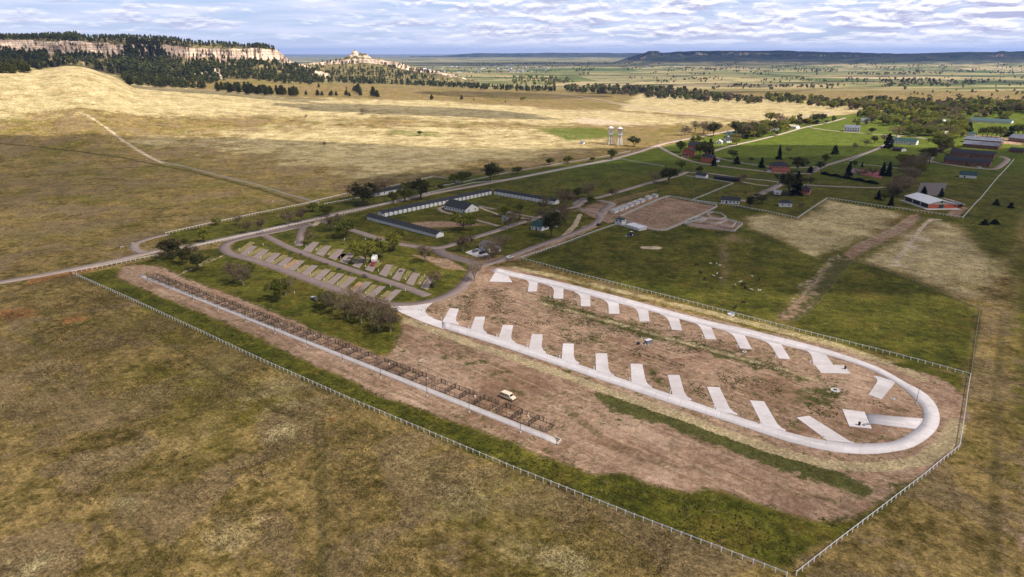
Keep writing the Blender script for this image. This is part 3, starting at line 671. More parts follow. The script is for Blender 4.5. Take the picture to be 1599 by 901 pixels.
# ------------------------------------------------------------------ roads and slabs
def road_mat(name, c1, c2, joints=0, rough=.85):
    m = bpy.data.materials.new(name); m.use_nodes = True; t = NT(m.node_tree); b = t.n['Principled BSDF']
    pos = t.new('ShaderNodeNewGeometry').outputs['Position']
    uv = t.new('ShaderNodeTexCoord').outputs['UV']
    n = t.math('ADD', t.math('MULTIPLY', t.noise(pos, .25, 5, .65), .6), t.math('MULTIPLY', t.noise(pos, 2.5, 4, .7), .4))
    c = t.mix(t.smooth(n, .38, .62), c1, c2)
    u, v, _ = t.sep(uv)
    if joints:
        bl = t.new('ShaderNodeTexWhiteNoise', noise_dimensions='2D'); t.put(bl.inputs[0], t.comb(t.math('FLOOR', t.math('DIVIDE', u, joints)), t.math('FLOOR', t.math('MULTIPLY', v, 2)), 0))
        c = t.mix(t.math('MULTIPLY', bl.outputs[0], .22), c, tuple(k*.62 for k in c1))
        fr = t.math('FRACT', t.math('DIVIDE', u, joints)); ln = t.math('LESS_THAN', fr, .10/joints)
        wear = t.smooth(t.math('ABSOLUTE', t.math('SUBTRACT', t.math('ABSOLUTE', t.math('SUBTRACT', v, .5)), .22)), .09, .02)
        c = t.mix(t.math('MULTIPLY', t.math('MULTIPLY', wear, t.smooth(t.noise(pos, .06, 4), .42, .6)), .30), c, (.40, .34, .32))
        c = t.mix(t.math('MULTIPLY', t.smooth(t.noise(pos, .16, 6, .75, .8), .53, .66), .38), c, (.44, .37, .33))
        rim = t.smooth(t.math('ADD', t.math('ABSOLUTE', t.math('SUBTRACT', v, .5)), t.math('MULTIPLY', t.math('SUBTRACT', n, .5), .5)), .44, .56)
        c = t.mix(t.math('MULTIPLY', rim, .55), c, (.36, .26, .20))
        c = t.mix(t.math('MULTIPLY', ln, .45), c, (.22, .20, .19))
    else:
        tr = t.smooth(t.math('ABSOLUTE', t.math('SUBTRACT', t.math('ABSOLUTE', t.math('SUBTRACT', v, .5)), .2)), .10, .02)
        c = t.mix(t.math('MULTIPLY', tr, .22), c, tuple(min(1, k*1.3) for k in c2))
        edge = t.smooth(t.math('ADD', t.math('ABSOLUTE', t.math('SUBTRACT', v, .5)), t.math('MULTIPLY', t.math('SUBTRACT', n, .5), .12)), .42, .5)
        c = t.mix(t.math('MULTIPLY', edge, .5), c, (.20, .15, .09))
    t.put(b.inputs['Base Color'], c); b.inputs['Roughness'].default_value = rough; b.inputs['Specular IOR Level'].default_value = .25
    bn = t.new('ShaderNodeBump'); t.put(bn.inputs['Height'], t.noise(pos, 4, 4)); bn.inputs['Strength'].default_value = .15; t.put(b.inputs['Normal'], bn.outputs[0])
    return m
CONC = road_mat('concrete', (.66, .60, .605), (.76, .70, .71), 4.6)
CONCP = road_mat('concrete_pad', (.66, .60, .61), (.75, .69, .70), 5.0)
WALK = road_mat('walkway_concrete', (.50, .455, .455), (.60, .55, .55), 3.0)
ASPH = road_mat('camp_asphalt', (.205, .150, .135), (.265, .200, .182))
PADG = road_mat('site_pad', (.225, .170, .152), (.30, .235, .21))
GRAV = road_mat('gravel_road', (.265, .195, .170), (.36, .28, .245))
PALE = road_mat('pale_gravel', (.34, .255, .21), (.44, .345, .29))
def smooth_line(P, step):
    """Catmull-Rom through ground points, evenly stepped"""
    P = [Vector(p) for p in P]; Q = [P[0]*2-P[1]]+P+[P[-1]*2-P[-2]]; out = []
    for k in range(1, len(Q)-2):
        n = max(1, int((Q[k+1]-Q[k]).length/step))
        for j in range(n):
            s_ = j/n; a, b, c, d = Q[k-1], Q[k], Q[k+1], Q[k+2]
            out.append(.5*((2*b)+(c-a)*s_+(2*a-5*b+4*c-d)*s_*s_+(3*b-a-3*c+d)*s_**3))
    return out+[P[-1]]
def strip(name, Lp, Rp, z, m, thick=.12, kind='structure', label=None):
    """slab between two edge lines of equal length, with real edges"""
    n = len(Lp); V = []; UV = []; F = []; u = 0; pc = None
    for a, b in zip(Lp, Rp):
        c = (a+b)/2
        if pc is not None: u += (c-pc).length
        pc = c
        za, zb = a.z+z, b.z+z
        V += [(a.x, a.y, za), (b.x, b.y, zb), (a.x, a.y, za-thick), (b.x, b.y, zb-thick)]; UV += [(u, 0), (u, 1), (u, 0), (u, 1)]
    for k in range(n-1):
        i = k*4; j = i+4
        F += [(i, i+1, j+1, j), (i+1, i+3, j+3, j+1), (i+2, i, j, j+2)]
    F += [(0, 2, 3, 1)]
    F += [((n-1)*4, (n-1)*4+1, (n-1)*4+3, (n-1)*4+2)]
    # wind faces upward
    V = np.array(V); f0 = F[0]; nrm = np.cross(V[f0[1]]-V[f0[0]], V[f0[2]]-V[f0[0]])
    if nrm[2] < 0: F = [f[::-1] for f in F]
    o = link(name, np_mesh(name, V, np.array(F), m, uv=UV))
    return tag(o, label=label, kind=kind)
def ribbon(name, pts, width, z, m, step=4, thick=.12):
    C = smooth_line(gp(pts), step); L = []; R = []
    for k, c in enumerate(C):
        d = C[min(k+1, len(C)-1)]-C[max(k-1, 0)]; nrm = Vector((-d.y, d.x, 0)).normalized()*width/2
        L.append(c+nrm); R.append(c-nrm)
        if c.y > 800 or c.length > 800:
            L[-1].z = height1(L[-1].x, L[-1].y); R[-1].z = height1(R[-1].x, R[-1].y)
    return strip(name, L, R, z, m, thick)
def slab(name, pts, z, m, thick=.12):
    mb = MB(); P = gp(pts); mb.poly([(p.x, p.y) for p in P], z-thick, z); me = mb.mesh(name, m)
    l = me.uv_layers.new(name='UVMap'); e = (P[1]-P[0]).normalized(); g = Vector((-e.y, e.x, 0))
    for lp in me.loops:
        q = me.vertices[lp.vertex_index].co-P[0]; l.data[lp.index].uv = (q.dot(g), .25+.02*q.dot(e)*0)
    return tag(link(name, me), kind='structure')

# main roads
ribbon('gravel_road', [(-60,452),(0,441),(80,427),(175,408),(250,391),(300,383),(400,362),(500,340),(540,330),(610,316),(675,302),(725,293),(800,279),(880,263),(960,247),(1000,236),(1030,226),(1057,220),(1125,207),(1200,192),(1260,182),(1300,175)], 7.5, .06, PALE)
ribbon('gravel_road', [(262,366),(240,371),(216,378),(209,384),(213,391),(228,394)], 5.5, .05, GRAV)
ribbon('gravel_road', [(300,383),(325,379),(350,375),(395,366),(440,358),(485,349)], 5, .055, GRAV)
ribbon('camp_road', [(485,351),(440,360),(400,368),(372,374),(354,381),(351,389),(362,397),(400,407.5),(440,421),(500,443),(560,463),(600,474),(640,476),(670,471),(700,461),(722,447),(737,428),(742,415)], 6.2, .065, ASPH, 3)
ribbon('camp_road', [(405,364),(420,371),(450,386),(500,405),(540,418.5),(575,430),(625,446),(650,455),(668,462)], 5.6, .060, ASPH, 3)
ribbon('camp_road', [(500,344),(520,350),(555,361),(585,371),(612,379),(650,385),(675,387),(692,386),(715,379),(740,371),(770,362),(800,352),(840,340),(875,328),(900,322),(915,312),(940,307),(975,297),(1005,288),(1037,280),(1062,273),(1072,268)], 6.0, .070, GRAV, 3)
ribbon('camp_road', [(476,371),(472,362),(474,355)][::-1] and [(474,354),(470,363),(466,384)], 5, .050, ASPH)
ribbon('camp_road', [(683,387),(688,394),(705,401),(735,409),(752,416)], 8, .068, ASPH, 3)
ribbon('gravel_road', [(742,417),(770,410),(800,399),(840,384),(875,372),(905,361),(925,352),(937,342),(935,334),(920,330),(902,326)], 5.4, .058, GRAV, 3)
ribbon('gravel_road', [(902,324),(898,318),(912,309)], 5, .050, GRAV, 3)
ribbon('gravel_road', [(938,337),(945,327),(955,318),(935,313)], 7, .052, GRAV, 3)
ribbon('gravel_path', [(845,341),(810,335),(790,330),(758,324),(745,321)], 3.4, .04, GRAV)
ribbon('gravel_path', [(778,353),(745,344),(715,336),(693,331),(685,325),(696,322)], 3.6, .045, GRAV)
ribbon('gravel_road', [(1025,227),(1045,238),(1065,247),(1090,254),(1130,260),(1180,266),(1215,270),(1250,271),(1270,268),(1280,262),(1290,258),(1310,252),(1340,243),(1370,232),(1395,219),(1405,212),(1430,214),(1466,220)], 6, .05, GRAV, 6)
ribbon('gravel_road', [(1114,245),(1135,250),(1170,256),(1200,260),(1240,262),(1280,260)], 4.5, .04, GRAV, 6)
ribbon('gravel_road', [(1073,269),(1110,271),(1150,277),(1200,282),(1225,286),(1248,288),(1300,291),(1370,293),(1392,290),(1403,300)], 5, .045, GRAV, 6)
ribbon('gravel_road', [(1222,286),(1205,295),(1180,306),(1165,314),(1150,312)], 7, .05, GRAV, 6)
ribbon('gravel_path', [(1150,282),(1180,288),(1200,290)], 3, .03, PALE, 6)
ribbon('gravel_road', [(1100,240),(1140,228),(1180,219),(1220,209),(1255,199),(1290,192),(1320,184)], 6, .05, PALE, 8)
ribbon('gravel_path', [(1262,199),(1300,204),(1360,209),(1410,212)], 4, .035, PALE, 8)
ribbon('gravel_road', [(1285,259),(1275,266),(1262,272)], 4, .03, GRAV, 6)
ribbon('gravel_path', [(1318,254),(1350,257),(1400,262),(1420,266)], 3, .035, PALE, 6)
ribbon('gravel_road', [(1466,232),(1455,245),(1450,251),(1470,255),(1500,260),(1530,263),(1552,264),(1565,257),(1573,248),(1560,244)], 6, .045, GRAV, 6)
slab('parking_lot', [(1438,285),(1480,286),(1470,306),(1430,304)], .05, road_mat('old_asphalt', (.13, .105, .10), (.19, .155, .145)))
ribbon('gravel_path', [(1471,309),(1490,314),(1505,320)], 4, .03, PALE, 6)
ribbon('distant_road', [(850,146),(900,150),(960,160),(1000,168),(1060,176),(1120,183),(1180,187)], 6, .12, PALE, 12)

# new concrete loop
slab('concrete_road', [(606,479),(640,478),(676,473),(667,480),(664,487),(670,494),(681,499),(694,503),(692,514),(660,503),(632,491)], .108, CONC)
LE = [(690,512),(735,526),(770,537),(800,547),(875,572),(927,589.5),(975,605.5),(1042,628),(1120,653),(1200,680),(1245,693.5),(1292,704),(1330,708.5),(1371,708.5),(1414,702),(1436,693),(1454,680),(1464,668),(1467.5,655),(1465,640),(1457,626),(1440,611),(1417,599),(1375,575.5),(1335,560),(1295,547),(1247,534),(1200,522.5),(1166,514),(1114,503),(1062,489.5),(1014,476.5),(967,463.5),(925,453),(882,442.5),(844,433.5),(800,424.5),(774,418)]
IE = [(690,502),(735,514),(775,526),(805,536),(875,560),(930,578),(985,596),(1047,615.5),(1122,641),(1200,666),(1245,679),(1289,688),(1335,692.5),(1370,692.5),(1396,689),(1412,682),(1426,672.5),(1436,664),(1441.5,654),(1441.5,643),(1437,633),(1424,619),(1402,600.5),(1363,579),(1324,564.5),(1287,553.5),(1241,543.5),(1194,532),(1160,523.5),(1108,510.5),(1056,497),(1008,484),(960,472.5),(918,461),(876,450),(838,441),(796,431.5),(768,424)]
def pair_strip(name, A, B, z, m, thick=.15, step=2.5):
    A = gp(A); B = gp(B); La, Lb = [], []
    QA = [A[0]*2-A[1]]+A+[A[-1]*2-A[-2]]; QB = [B[0]*2-B[1]]+B+[B[-1]*2-B[-2]]
    for k in range(1, len(QA)-2):
        n = max(1, int((QA[k+1]-QA[k]).length/step))
        for j in range(n):
            s_ = j/n
            for Q, out in ((QA, La), (QB, Lb)):
                a, b, c, d = Q[k-1:k+3]
                out.append(.5*((2*b)+(c-a)*s_+(2*a-5*b+4*c-d)*s_*s_+(3*b-a-3*c+d)*s_**3))
    return strip(name, La+[A[-1]], Lb+[B[-1]], z, m, thick)
pair_strip('concrete_road', LE, IE, .12, CONC)
def arc(K, C, J, n=7):
    return [tuple((1-s_)**2*K[i]+2*s_*(1-s_)*C[i]+s_*s_*J[i] for i in (0, 1)) for s_ in [k/n for k in range(n+1)]]
def pad(el, er, br, bl, flare, fl=None):
    """a parking pad: end-left, end-right, base-right, base-left; flared into the road on one side"""
    ext = lambda e, b, k=3.5: (b[0]+(b[0]-e[0])*k/math.dist(e, b), b[1]+(b[1]-e[1])*k/math.dist(e, b))
    slab('parking_pad', [el, er, ext(er, br), ext(el, bl)], .1145, CONCP)
    if flare:
        side = (el, bl) if flare < 0 else (er, br)
        e, b = side; f1, f2 = fl or (11, 9)
        ln = math.dist(e, b); J = (b[0]+(e[0]-b[0])*f2/ln, b[1]+(e[1]-b[1])*f2/ln)
        K = (b[0]+flare*f1, b[1]+flare*f1*.30); Cc = (b[0]+flare*.8, b[1]+(0.4 if flare > 0 else -.4))
        K2 = (K[0], K[1]+(3 if flare > 0 else -3)); B2 = ext(e, b, 3)
        inw = (b[0]-flare*4, b[1])
        pts = arc(K, Cc, J)+[(J[0]-flare*3, J[1]), (B2[0]-flare*3, B2[1]), K2]
        slab('parking_pad', pts, .111, CONCP)
TOPP = [((764,440),(800,441),(792,428),(774,424)), ((824,455.5),(838,455.5),(840,441),(827,439)), ((864,466),(879.5,467),(880,451),(865.5,449)), ((907,478),(922,478.5),(921.5,462),(906.5,459.5)),
        ((951,490),(967.5,490.5),(966,473),(949.5,470.5)), ((999,502),(1014.5,502.5),(1012,484.5),(995,482)), ((1049,515),(1065.5,516.5),(1060,497),(1042,494.5)), ((1101.5,529.5),(1118.5,530.5),(1110,510),(1092.5,507)),
        ((1156,544.5),(1174,545.5),(1162.5,523.5),(1144,521)), ((1216,560),(1234,561),(1220,538),(1201,535)), ((1270,570),(1302,571),(1291,556),(1267,550))]
for k, (a, b, c, d) in enumerate(TOPP): pad(a, b, c, d, -1 if k else 0, (8+k*.45, 5+k*.5))
slab('parking_pad', [(1271,569),(1301,570),(1318.5,571),(1328,583.5),(1282,582.5)], .1115, CONCP)
pad((1356,616.5), (1376,624), (1397,599), (1373,592), -1, (8, 8))
BOTP = [((702.5,481.5),(716.5,482.5),(710,502.5),(692,500)), ((742,495),(757.5,495),(753,516.5),(735,514)), ((785,508),(801.5,508),(797,531.5),(779,527)), ((830.5,522),(847.5,522.5),(845,547),(826,543.5)),
        ((879,536.5),(896,537),(896,563.5),(877,560)), ((930,552),(948,552),(951,583),(930.5,577.5)), ((984.5,568),(1003,569),(1009.5,601),(986,595)), ((1042.5,585.5),(1061,586),(1070.5,620),(1049.5,614.5)),
        ((1104,604.5),(1123.5,605),(1142,643),(1118,639)), ((1171,625.5),(1193,627),(1217,668),(1190,663)), ((1244,652.5),(1263.5,649.5),(1328,690),(1289,686))]
for k, (a, b, c, d) in enumerate(BOTP): pad(a, b, c, d, 1, (6.5+k*.35, 6+k*.55) if k < 10 else (22, 6))
slab('concrete_platform', [(1315,639),(1350,644),(1361.5,670),(1326,666)], .16, CONCP)
strip('concrete_road', gp([(1352,646),(1400,650.5),(1444,654)]), gp([(1358.5,661.5),(1400,666.5),(1436,671)]), .1165, CONCP)

# campground site pads on the old asphalt loops, with the tan plots between
for k, (tx, ty) in enumerate([(402,384.5),(420.5,390.2),(439,395.7),(458.3,402.6),(476.2,407.4),(496.9,415),(517.5,421.2),(538,428),(557.9,433.3),(581.2,440.5),(602.6,447.4),(628,452.9)]):
    slab('site_pad', [(tx, ty), (tx-10.5, ty-1.2), (tx-10.5-20, ty-1.2+15.5), (tx-21, ty+19.5)], .058, PADG)
for k, (tx, ty) in enumerate([(499,378.5),(518,384),(537.6,389.5),(554.5,395.3),(573,401.3),(593,406.8),(613.6,413.7),(633.5,420),(654.8,426.8),(676.9,433)]):
    q = k/9; s_ = (-14+5.5*q, 13+4*q); slab('site_pad', [(tx, ty), (tx-10.5, ty-1), (tx-10.5+s_[0]*1.15, ty-1+s_[1]), (tx+s_[0], ty+s_[1]+3)], .056, PADG)
PLOT = mat('dry_grass_plot', (.34, .26, .12), .95, .35, .8, col2=(.17, .14, .05)); PLOT2 = mat('bare_plot', (.36, .22, .11), .95, .25, .8)
PB = [(375.5,394.3),(390.2,399.9),(408.8,407.4),(428.7,413.6),(447.3,419.8),(467.3,426.7),(486.5,433.6),(507.9,441.1),(529.2,448),(551,455),(573,461.9),(597.7,468.8)]
PT = [(405,375),(413,388),(426.7,394.3),(448.7,398.5),(466.6,406),(483.8,414.3),(503.7,421.2),(524.4,425.3),(546.4,430.8),(567.5,440.5),(588.8,444.7),(611.5,454.3)]
for k, (b, q) in enumerate(zip(PB, PT)):
    if k == 0: q = (398, 378)
    slab('grass_plot', [b, (b[0]-6, b[1]-2.5), (q[0]-7, q[1]-1), (q[0]+1, q[1]+1)], .072, PLOT2 if k in (9, 4) else PLOT, .1)
for (bx, by, tx, ty) in [(495.3,393.3,507,383.5),(515,399.5,526,389),(532.5,405.5,541,395.5),(552,411,561,401),(532,405,540,396),(571,412,580,402),(588,418,596,410),(610.5,431,620,415.5),(634,437.5,642,423),(656,445.5,664,431)]:
    slab('grass_plot', [(bx, by), (bx-6, by-2.5), (tx-6, ty-.5), (tx+2, ty+.5)], .071, mat('mid_grass_plot', (.20, .17, .055), .95, .4, .8), .1)
# walkway along the pens
strip('walkway', smooth_line(gp([(222,429),(420,509.5),(680,612.3),(866,683)]), 6), smooth_line(gp([(216,431),(420,516.5),(680,622),(870,694)]), 6), .12, WALK) if False else None
def two(a, b, n): return [a.lerp(b, k/n) for k in range(n+1)]
UA, UB, LA, LB = G(221.5,429), G(866,683.2), G(216,431), G(870,694.5)
strip('walkway', two(UA, UB, 60), two(LA, LB, 60), .12, WALK)
slab('arena_apron', [(757,390),(776,392),(748,403),(733,398)], .05, CONCP) if False else None
slab('parking_lot', [(726,394),(747,387),(764,398),(745,402)], .06, CONCP)

# ================================================================== THINGS
WHITE = mat('white_paint', (.78, .76, .74), .6, .08, .8); FENCEW = mat('white_fence_rail', (.80, .77, .75), .5, .06, 1)
DARKST = mat('dark_steel', (.050, .044, .044), .5, .2, 3, metal=.3); STEEL = mat('grey_steel', (.42, .43, .45), .45, .15, 2, metal=.5)
GLASS = mat('window_glass', (.03, .035, .045), .15, .2, 2, spec=.6); BRICK = mat('red_brick', (.50, .115, .055), .9, .35, 1.2, bump=.2)
BRICKP = mat('weathered_brick', (.24, .12, .085), .9, .35, .7); SHING = mat('dark_shingles', (.035, .036, .044), .85, .35, 1.0, bump=.2)
GREENR = mat('green_shingles', (.022, .055, .058), .8, .3, 1.0); TEALR = mat('teal_metal_roof', (.06, .10, .10), .5, .2, 1.0); BLUEG = mat('blue_grey_roof', (.13, .14, .18), .8, .3, .6)
METALW = mat('white_metal_roof', (.74, .74, .77), .4, .05, .5); GREYR = mat('grey_shingles', (.17, .185, .20), .85, .3, 1.0); MAROON = mat('maroon_siding', (.11, .022, .018), .8, .3, 1.0)
DOORM = mat('dark_door', (.03, .028, .03), .6, .2, 2); RUBBER = mat('tyre_rubber', (.015, .015, .015), .8, .2, 4); CONCB = mat('footing_concrete', (.55, .52, .50), .9, .15, 3)
WOODG = mat('weathered_planks', (.30, .25, .21), .9, .3, 2); PANEL = mat('pipe_panel', (.72, .68, .65), .6, .2, 2)
TAN = mat('tan_siding', (.5, .42, .33), .8, .15, 1)

# ------------------------------------------------------------------ fences: rail run and posts, each run a thing
def densify(P, step):
    out = [P[0]]; carry = 0
    tot = [0]
    for a, b in zip(P, P[1:]): tot.append(tot[-1]+(b-a).length)
    n = max(1, round(tot[-1]/step)); res = []
    for k in range(n+1):
        s_ = tot[-1]*k/n; j = min(max(0, int(np.searchsorted(tot, s_, 'right'))-1), len(P)-2)
        f = (s_-tot[j])/max(1e-6, tot[j+1]-tot[j]); q = P[j].lerp(P[j+1], f)
        if q.length > 800: q.z = height1(q.x, q.y)
        res.append(q)
    return res
POSTS = {}
def post_mesh(h, wd, m):
    k = (h, wd, m.name)
    if k not in POSTS:
        mb = MB(); mb.box((0, 0, h/2), (wd, wd, h)); mb.box((0, 0, h+.02), (wd*1.25, wd*1.25, .05), taper=.5); POSTS[k] = mb.mesh('post', m)
    return POSTS[k]
def fence(name, label, cat, pts, step=2.44, h=1.35, wd=.20, rails=(1.2,), m=FENCEW, rail_h=.27, group=None, maxposts=100):
    P = gp(pts); Q = densify(P, step)
    o = empty(name, Q[0], 0, label, cat, group)
    if len(Q) < 150: maxposts = 150
    mb = MB()
    for a, b in zip(Q, Q[1:]):
        for rz_ in rails: mb.bar(a-Q[0]+Vector((0, 0, rz_)), b-Q[0]+Vector((0, 0, rz_)), .05, rail_h)
    mb.build('rail', m, o)
    pm = post_mesh(h, wd, m)
    order = sorted(range(len(Q)), key=lambda i: Q[i].length)
    for i in order[:maxposts]:
        link('post', pm, o, Q[i]-Q[0])
    if len(order) > maxposts:
        mb = MB()
        for i in order[maxposts:]: c = Q[i]-Q[0]; mb.box((c.x, c.y, c.z+h/2), (wd, wd, h))
        tag(mb.build('post', m, o), kind='stuff')
    return o
wf = 'white rail fence'
FG = 'white rail fences'
fence('rail_fence', 'long white rail fence between the rough prairie and the green strip beside the horse pens', wf, [(111,427),(212,472),(287,507),(400,560.5),(544,625),(800,733.5),(1000,813),(1200,890),(1228,901)], group=FG)
fence('rail_fence', 'short white rail fence along the near side of the pale road, left end', wf, [(111,427),(160,418),(210,407.5),(247,400)], group=FG)
fence('rail_fence', 'white rail fence between the main road and the old campground loop', wf, [(297,388),(340,378.5),(400,365),(450,354),(492,345.5)], group=FG)
fence('rail_fence', 'long white rail fence between the road and the horseshoe of stables', wf, [(504,343),(560,330.5),(672,302),(740,287),(800,283.5-2),(880,266),(970,249)], group=FG)
fence('rail_fence', 'white rail fence beyond the road from the turnout to the prairie lane', wf, [(259,366),(325,351),(400,335),(450,325),(492,316)], group=FG)
fence('rail_fence', 'white rail fence crossing the prairie from the rutted track to the road', wf, [(255,254.5),(300,264),(345,276),(400,289.5),(450,305),(498,318)], step=3, group=FG, rails=(1.15, .55))
fence('rail_fence', 'white rail fence running behind the long low white shed', wf, [(490,316),(550,301.5),(600,294),(640,286),(677,276.5),(700,281),(722,287)], group=FG)
fence('rail_fence', 'white rail fence in front of the low shed and the budding trees across the road', wf, [(507,320),(540,314),(582,307)], group=FG)
fence('rail_fence', 'short white rail fence closing the small corner paddock across the road', wf, [(681,293),(700,290),(722,286)], group=FG)
fence('rail_fence', 'white rail fence on the prairie side of the road toward the water towers', wf, [(722,286),(800,269.5),(880,256),(950,244.5),(985,237)], step=3, group=FG)
fence('rail_fence', 'white rail fence at the far corner of the big green pasture', wf, [(970,249),(1000,255),(1037,260.5)], group=FG)
fence('rail_fence', 'white rail fence between the green cattle pasture and the gravel lane', wf, [(812,405),(875,384),(920,366.5),(965,350.5)], group=FG)
fence('rail_fence', 'long white rail fence between the cattle pasture and the new concrete loop', wf, [(812,405),(850,415),(892,427),(975,448),(1062,470),(1200,506),(1290,529),(1355,545),(1440,567),(1515,588)], group=FG)
fence('rail_fence', 'white rail fence round the curved end of the concrete loop down to the bottom corner', wf, [(1515,588),(1511,610),(1507,640),(1498,700),(1470,722),(1445,743),(1380,793),(1300,854),(1243,899)], group=FG)
fence('rail_fence', 'straight white rail fence at the right from the brick stables to the straw field', wf, [(1583,250),(1555,281),(1530,312),(1526,315),(1503,341)], step=3, group=FG)
fence('rail_fence', 'white rail fence along the top of the two straw fields by the white roofed barn', wf, [(1503,341),(1470,336),(1437,331),(1380,324),(1292,310.5)], group=FG)
fence('rail_fence', 'white rail fence slanting down the left edge of the straw field', wf, [(1292,310.5),(1268,326),(1245,342)], group=FG)
fence('rail_fence', 'white rail fence behind the horse arena to the corner of the straw field', wf, [(1245,342),(1200,332),(1145,322),(1112,318),(1082,314)], group=FG)
fence('rail_fence', 'white rail fence round the small paddock behind the arena', wf, [(1080,314),(1112,301),(1145,287.5),(1110,281),(1072,276)], group=FG)
fence('rail_fence', 'thin pale fence along the lane to the long white barracks', wf, [(1326,253),(1350,242),(1378,229)], step=3.5, group=FG)
ar = [(970,339),(1000,325.5),(1030,312.5),(1043,308),(1062,310.5),(1082,315)]
fence('arena_fence', 'pale pipe fence round the brown riding arena', 'arena fence', ar+[(1100,318),(1117,321),(1120,324),(1103,333),(1080,343),(1066,350)], m=PANEL, h=1.7, rails=(1.6, 1.2, .8, .4), rail_h=.15, step=3)
fence('arena_fence', 'pale curved pipe fence closing the near side of the riding arena', 'arena fence', [(972,348),(990,352),(1010,358),(1025,361),(1040,361),(1052,356),(1066,350)], m=PANEL, h=1.7, rails=(1.6, 1.2, .8, .4), rail_h=.15, step=3)
fence('wire_fence', 'dark wire fence between the cattle pasture and the straw field', 'wire fence', [(1340,410),(1400,430),(1470,458),(1530,483)], m=WOODG, h=1.2, wd=.12, rails=(1.05, .7, .35), rail_h=.015, step=5)
fence('wire_fence', 'dark wire fence down the right edge of the cattle pasture', 'wire fence', [(1530,483),(1523,530),(1516,588)], m=WOODG, h=1.2, wd=.12, rails=(1.05, .7, .35), rail_h=.015, step=5)
# stock corrals beside the arena
for k, (lb, pts) in enumerate([('pale round corral of pipe panels next to the arena corner', [(1104,336),(1112,333),(1126,335),(1134,341),(1125,345),(1112,343),(1104,336)]),
        ('large square pipe corral on the right of the arena', [(1068,351),(1100,343),(1135,344),(1160,351),(1146,363),(1100,355.5),(1068,351)]),
        ('narrow pipe alley inside the stock corrals', [(1085,344),(1105,349),(1118,352),(1125,349)]),
        ('small pipe pen between the round corral and the arena', [(1074,345),(1092,340),(1104,344),(1094,349),(1074,345)]),
        ('pipe pen at the right end of the stock corrals', [(1122,352),(1134,346),(1150,349),(1142,357),(1122,352)]),
        ('pipe chute pens at the left end of the arena', [(962,351),(975,347),(1008,355),(996,361),(962,351)])]):
    fence('stock_corral', lb, 'corral', pts, m=PANEL, h=1.7, rails=(1.6, 1.25, .9, .5), rail_h=.14, step=3, wd=.1)

# ------------------------------------------------------------------ horse pens along the walkway
MESHP = bpy.data.materials.new('wire_mesh'); MESHP.use_nodes = True
t = NT(MESHP.node_tree); b_ = t.n['Principled BSDF']; t.put(b_.inputs['Base Color'], (.06, .05, .05)); uvp = t.sep(t.new('ShaderNodeTexCoord').outputs['Object'])
def wires(s_): return t.math('LESS_THAN', t.math('FRACT', t.math('MULTIPLY', s_, 6.0)), .05)
t.put(b_.inputs['Alpha'], t.math('MAXIMUM', wires(uvp[2]), wires(t.math('ADD', uvp[0], t.math('MULTIPLY', uvp[1], .31)))))
F0, F1 = G(229.6, 434.8), G(852.7, 675.6); BK = G(867.8, 665.3)
axd = (F1-F0).normalized(); nrm = Vector((-axd.y, axd.x, 0));
if (BK-F1).dot(nrm) < 0: nrm = -nrm
DEPTH = abs((BK-F1).dot(nrm)); LEN = (F1-F0).length
POSTXY = []
def pen_meshes(wdt, dep):
    pm, rm, mm, gm, sm_ = MB(), MB(), MB(), MB(), MB()
    H_ = 1.75; pts_ = set()
    def wall(a, b, nseg, top=True):
        a = Vector(a); b = Vector(b)
        for k in range(nseg+1):
            q = a.lerp(b, k/nseg); pts_.add((round(q.x, 2), round(q.y, 2)))
        for z_ in ((H_-.03,) if top else ()) + (.12,): rm.bar(a+Vector((0, 0, z_)), b+Vector((0, 0, z_)), .06, .08)
        mm.bar(a+Vector((0, 0, H_/2)), b+Vector((0, 0, H_/2)), .012, H_-.2)
    wall((0, 0, 0), (wdt, 0, 0), 3); wall((0, 0, 0), (0, dep, 0), 3); wall((wdt, 0, 0), (wdt, dep, 0), 3); wall((0, dep, 0), (wdt, dep, 0), 4)
    # solid dark gate leaves in the back wall, and a mesh gate in front
    for gx_ in (.3, wdt*.32): gm.bar((gx_, dep-.06, .9), (gx_+.30, dep-.06, .9), .05, 1.5)
    sm_.bar((wdt*.65, .08, .9), (wdt*.65+.9, .5, .9), .04, .06); sm_.bar((wdt*.65, .08, .35), (wdt*.65+.9, .5, .35), .04, .06); sm_.bar((wdt*.65, .08, 1.5), (wdt*.65+.9, .5, 1.5), .04, .06)
    for q in ((wdt*.65, .08), (wdt*.65+.9, .5)): sm_.bar((q[0], q[1], .3), (q[0], q[1], 1.55), .05, .05)
    wt = MB(); wt.lathe([(.28, 0), (.34, .55), (.30, .55), (.25, .1)], (wdt*.5, dep-.7, 0), 10)
    pm.tube((0, 0, 0), (0, 0, H_), .06, n=5); one = pm.mesh('post', DARKST); POSTXY[:] = sorted(pts_)
    return [('post', one), ('rail', rm.mesh('rail', DARKST)), ('wire_panel', mm.mesh('wire_panel', MESHP)), ('panel', gm.mesh('panel', DARKST)), ('gate', sm_.mesh('gate', DARKST)), ('water_tub', wt.mesh('water_tub', WHITE))]
NG, GAPW = 9, 2.6; Wp = (LEN-GAPW*(NG-1))/(NG*4-1)
pmesh = pen_meshes(Wp-.12, DEPTH); angp = math.atan2(axd.y, axd.x); cnt = 0; flip = Vector((-math.sin(angp), math.cos(angp), 0)).dot(nrm) < 0
s_at = 0
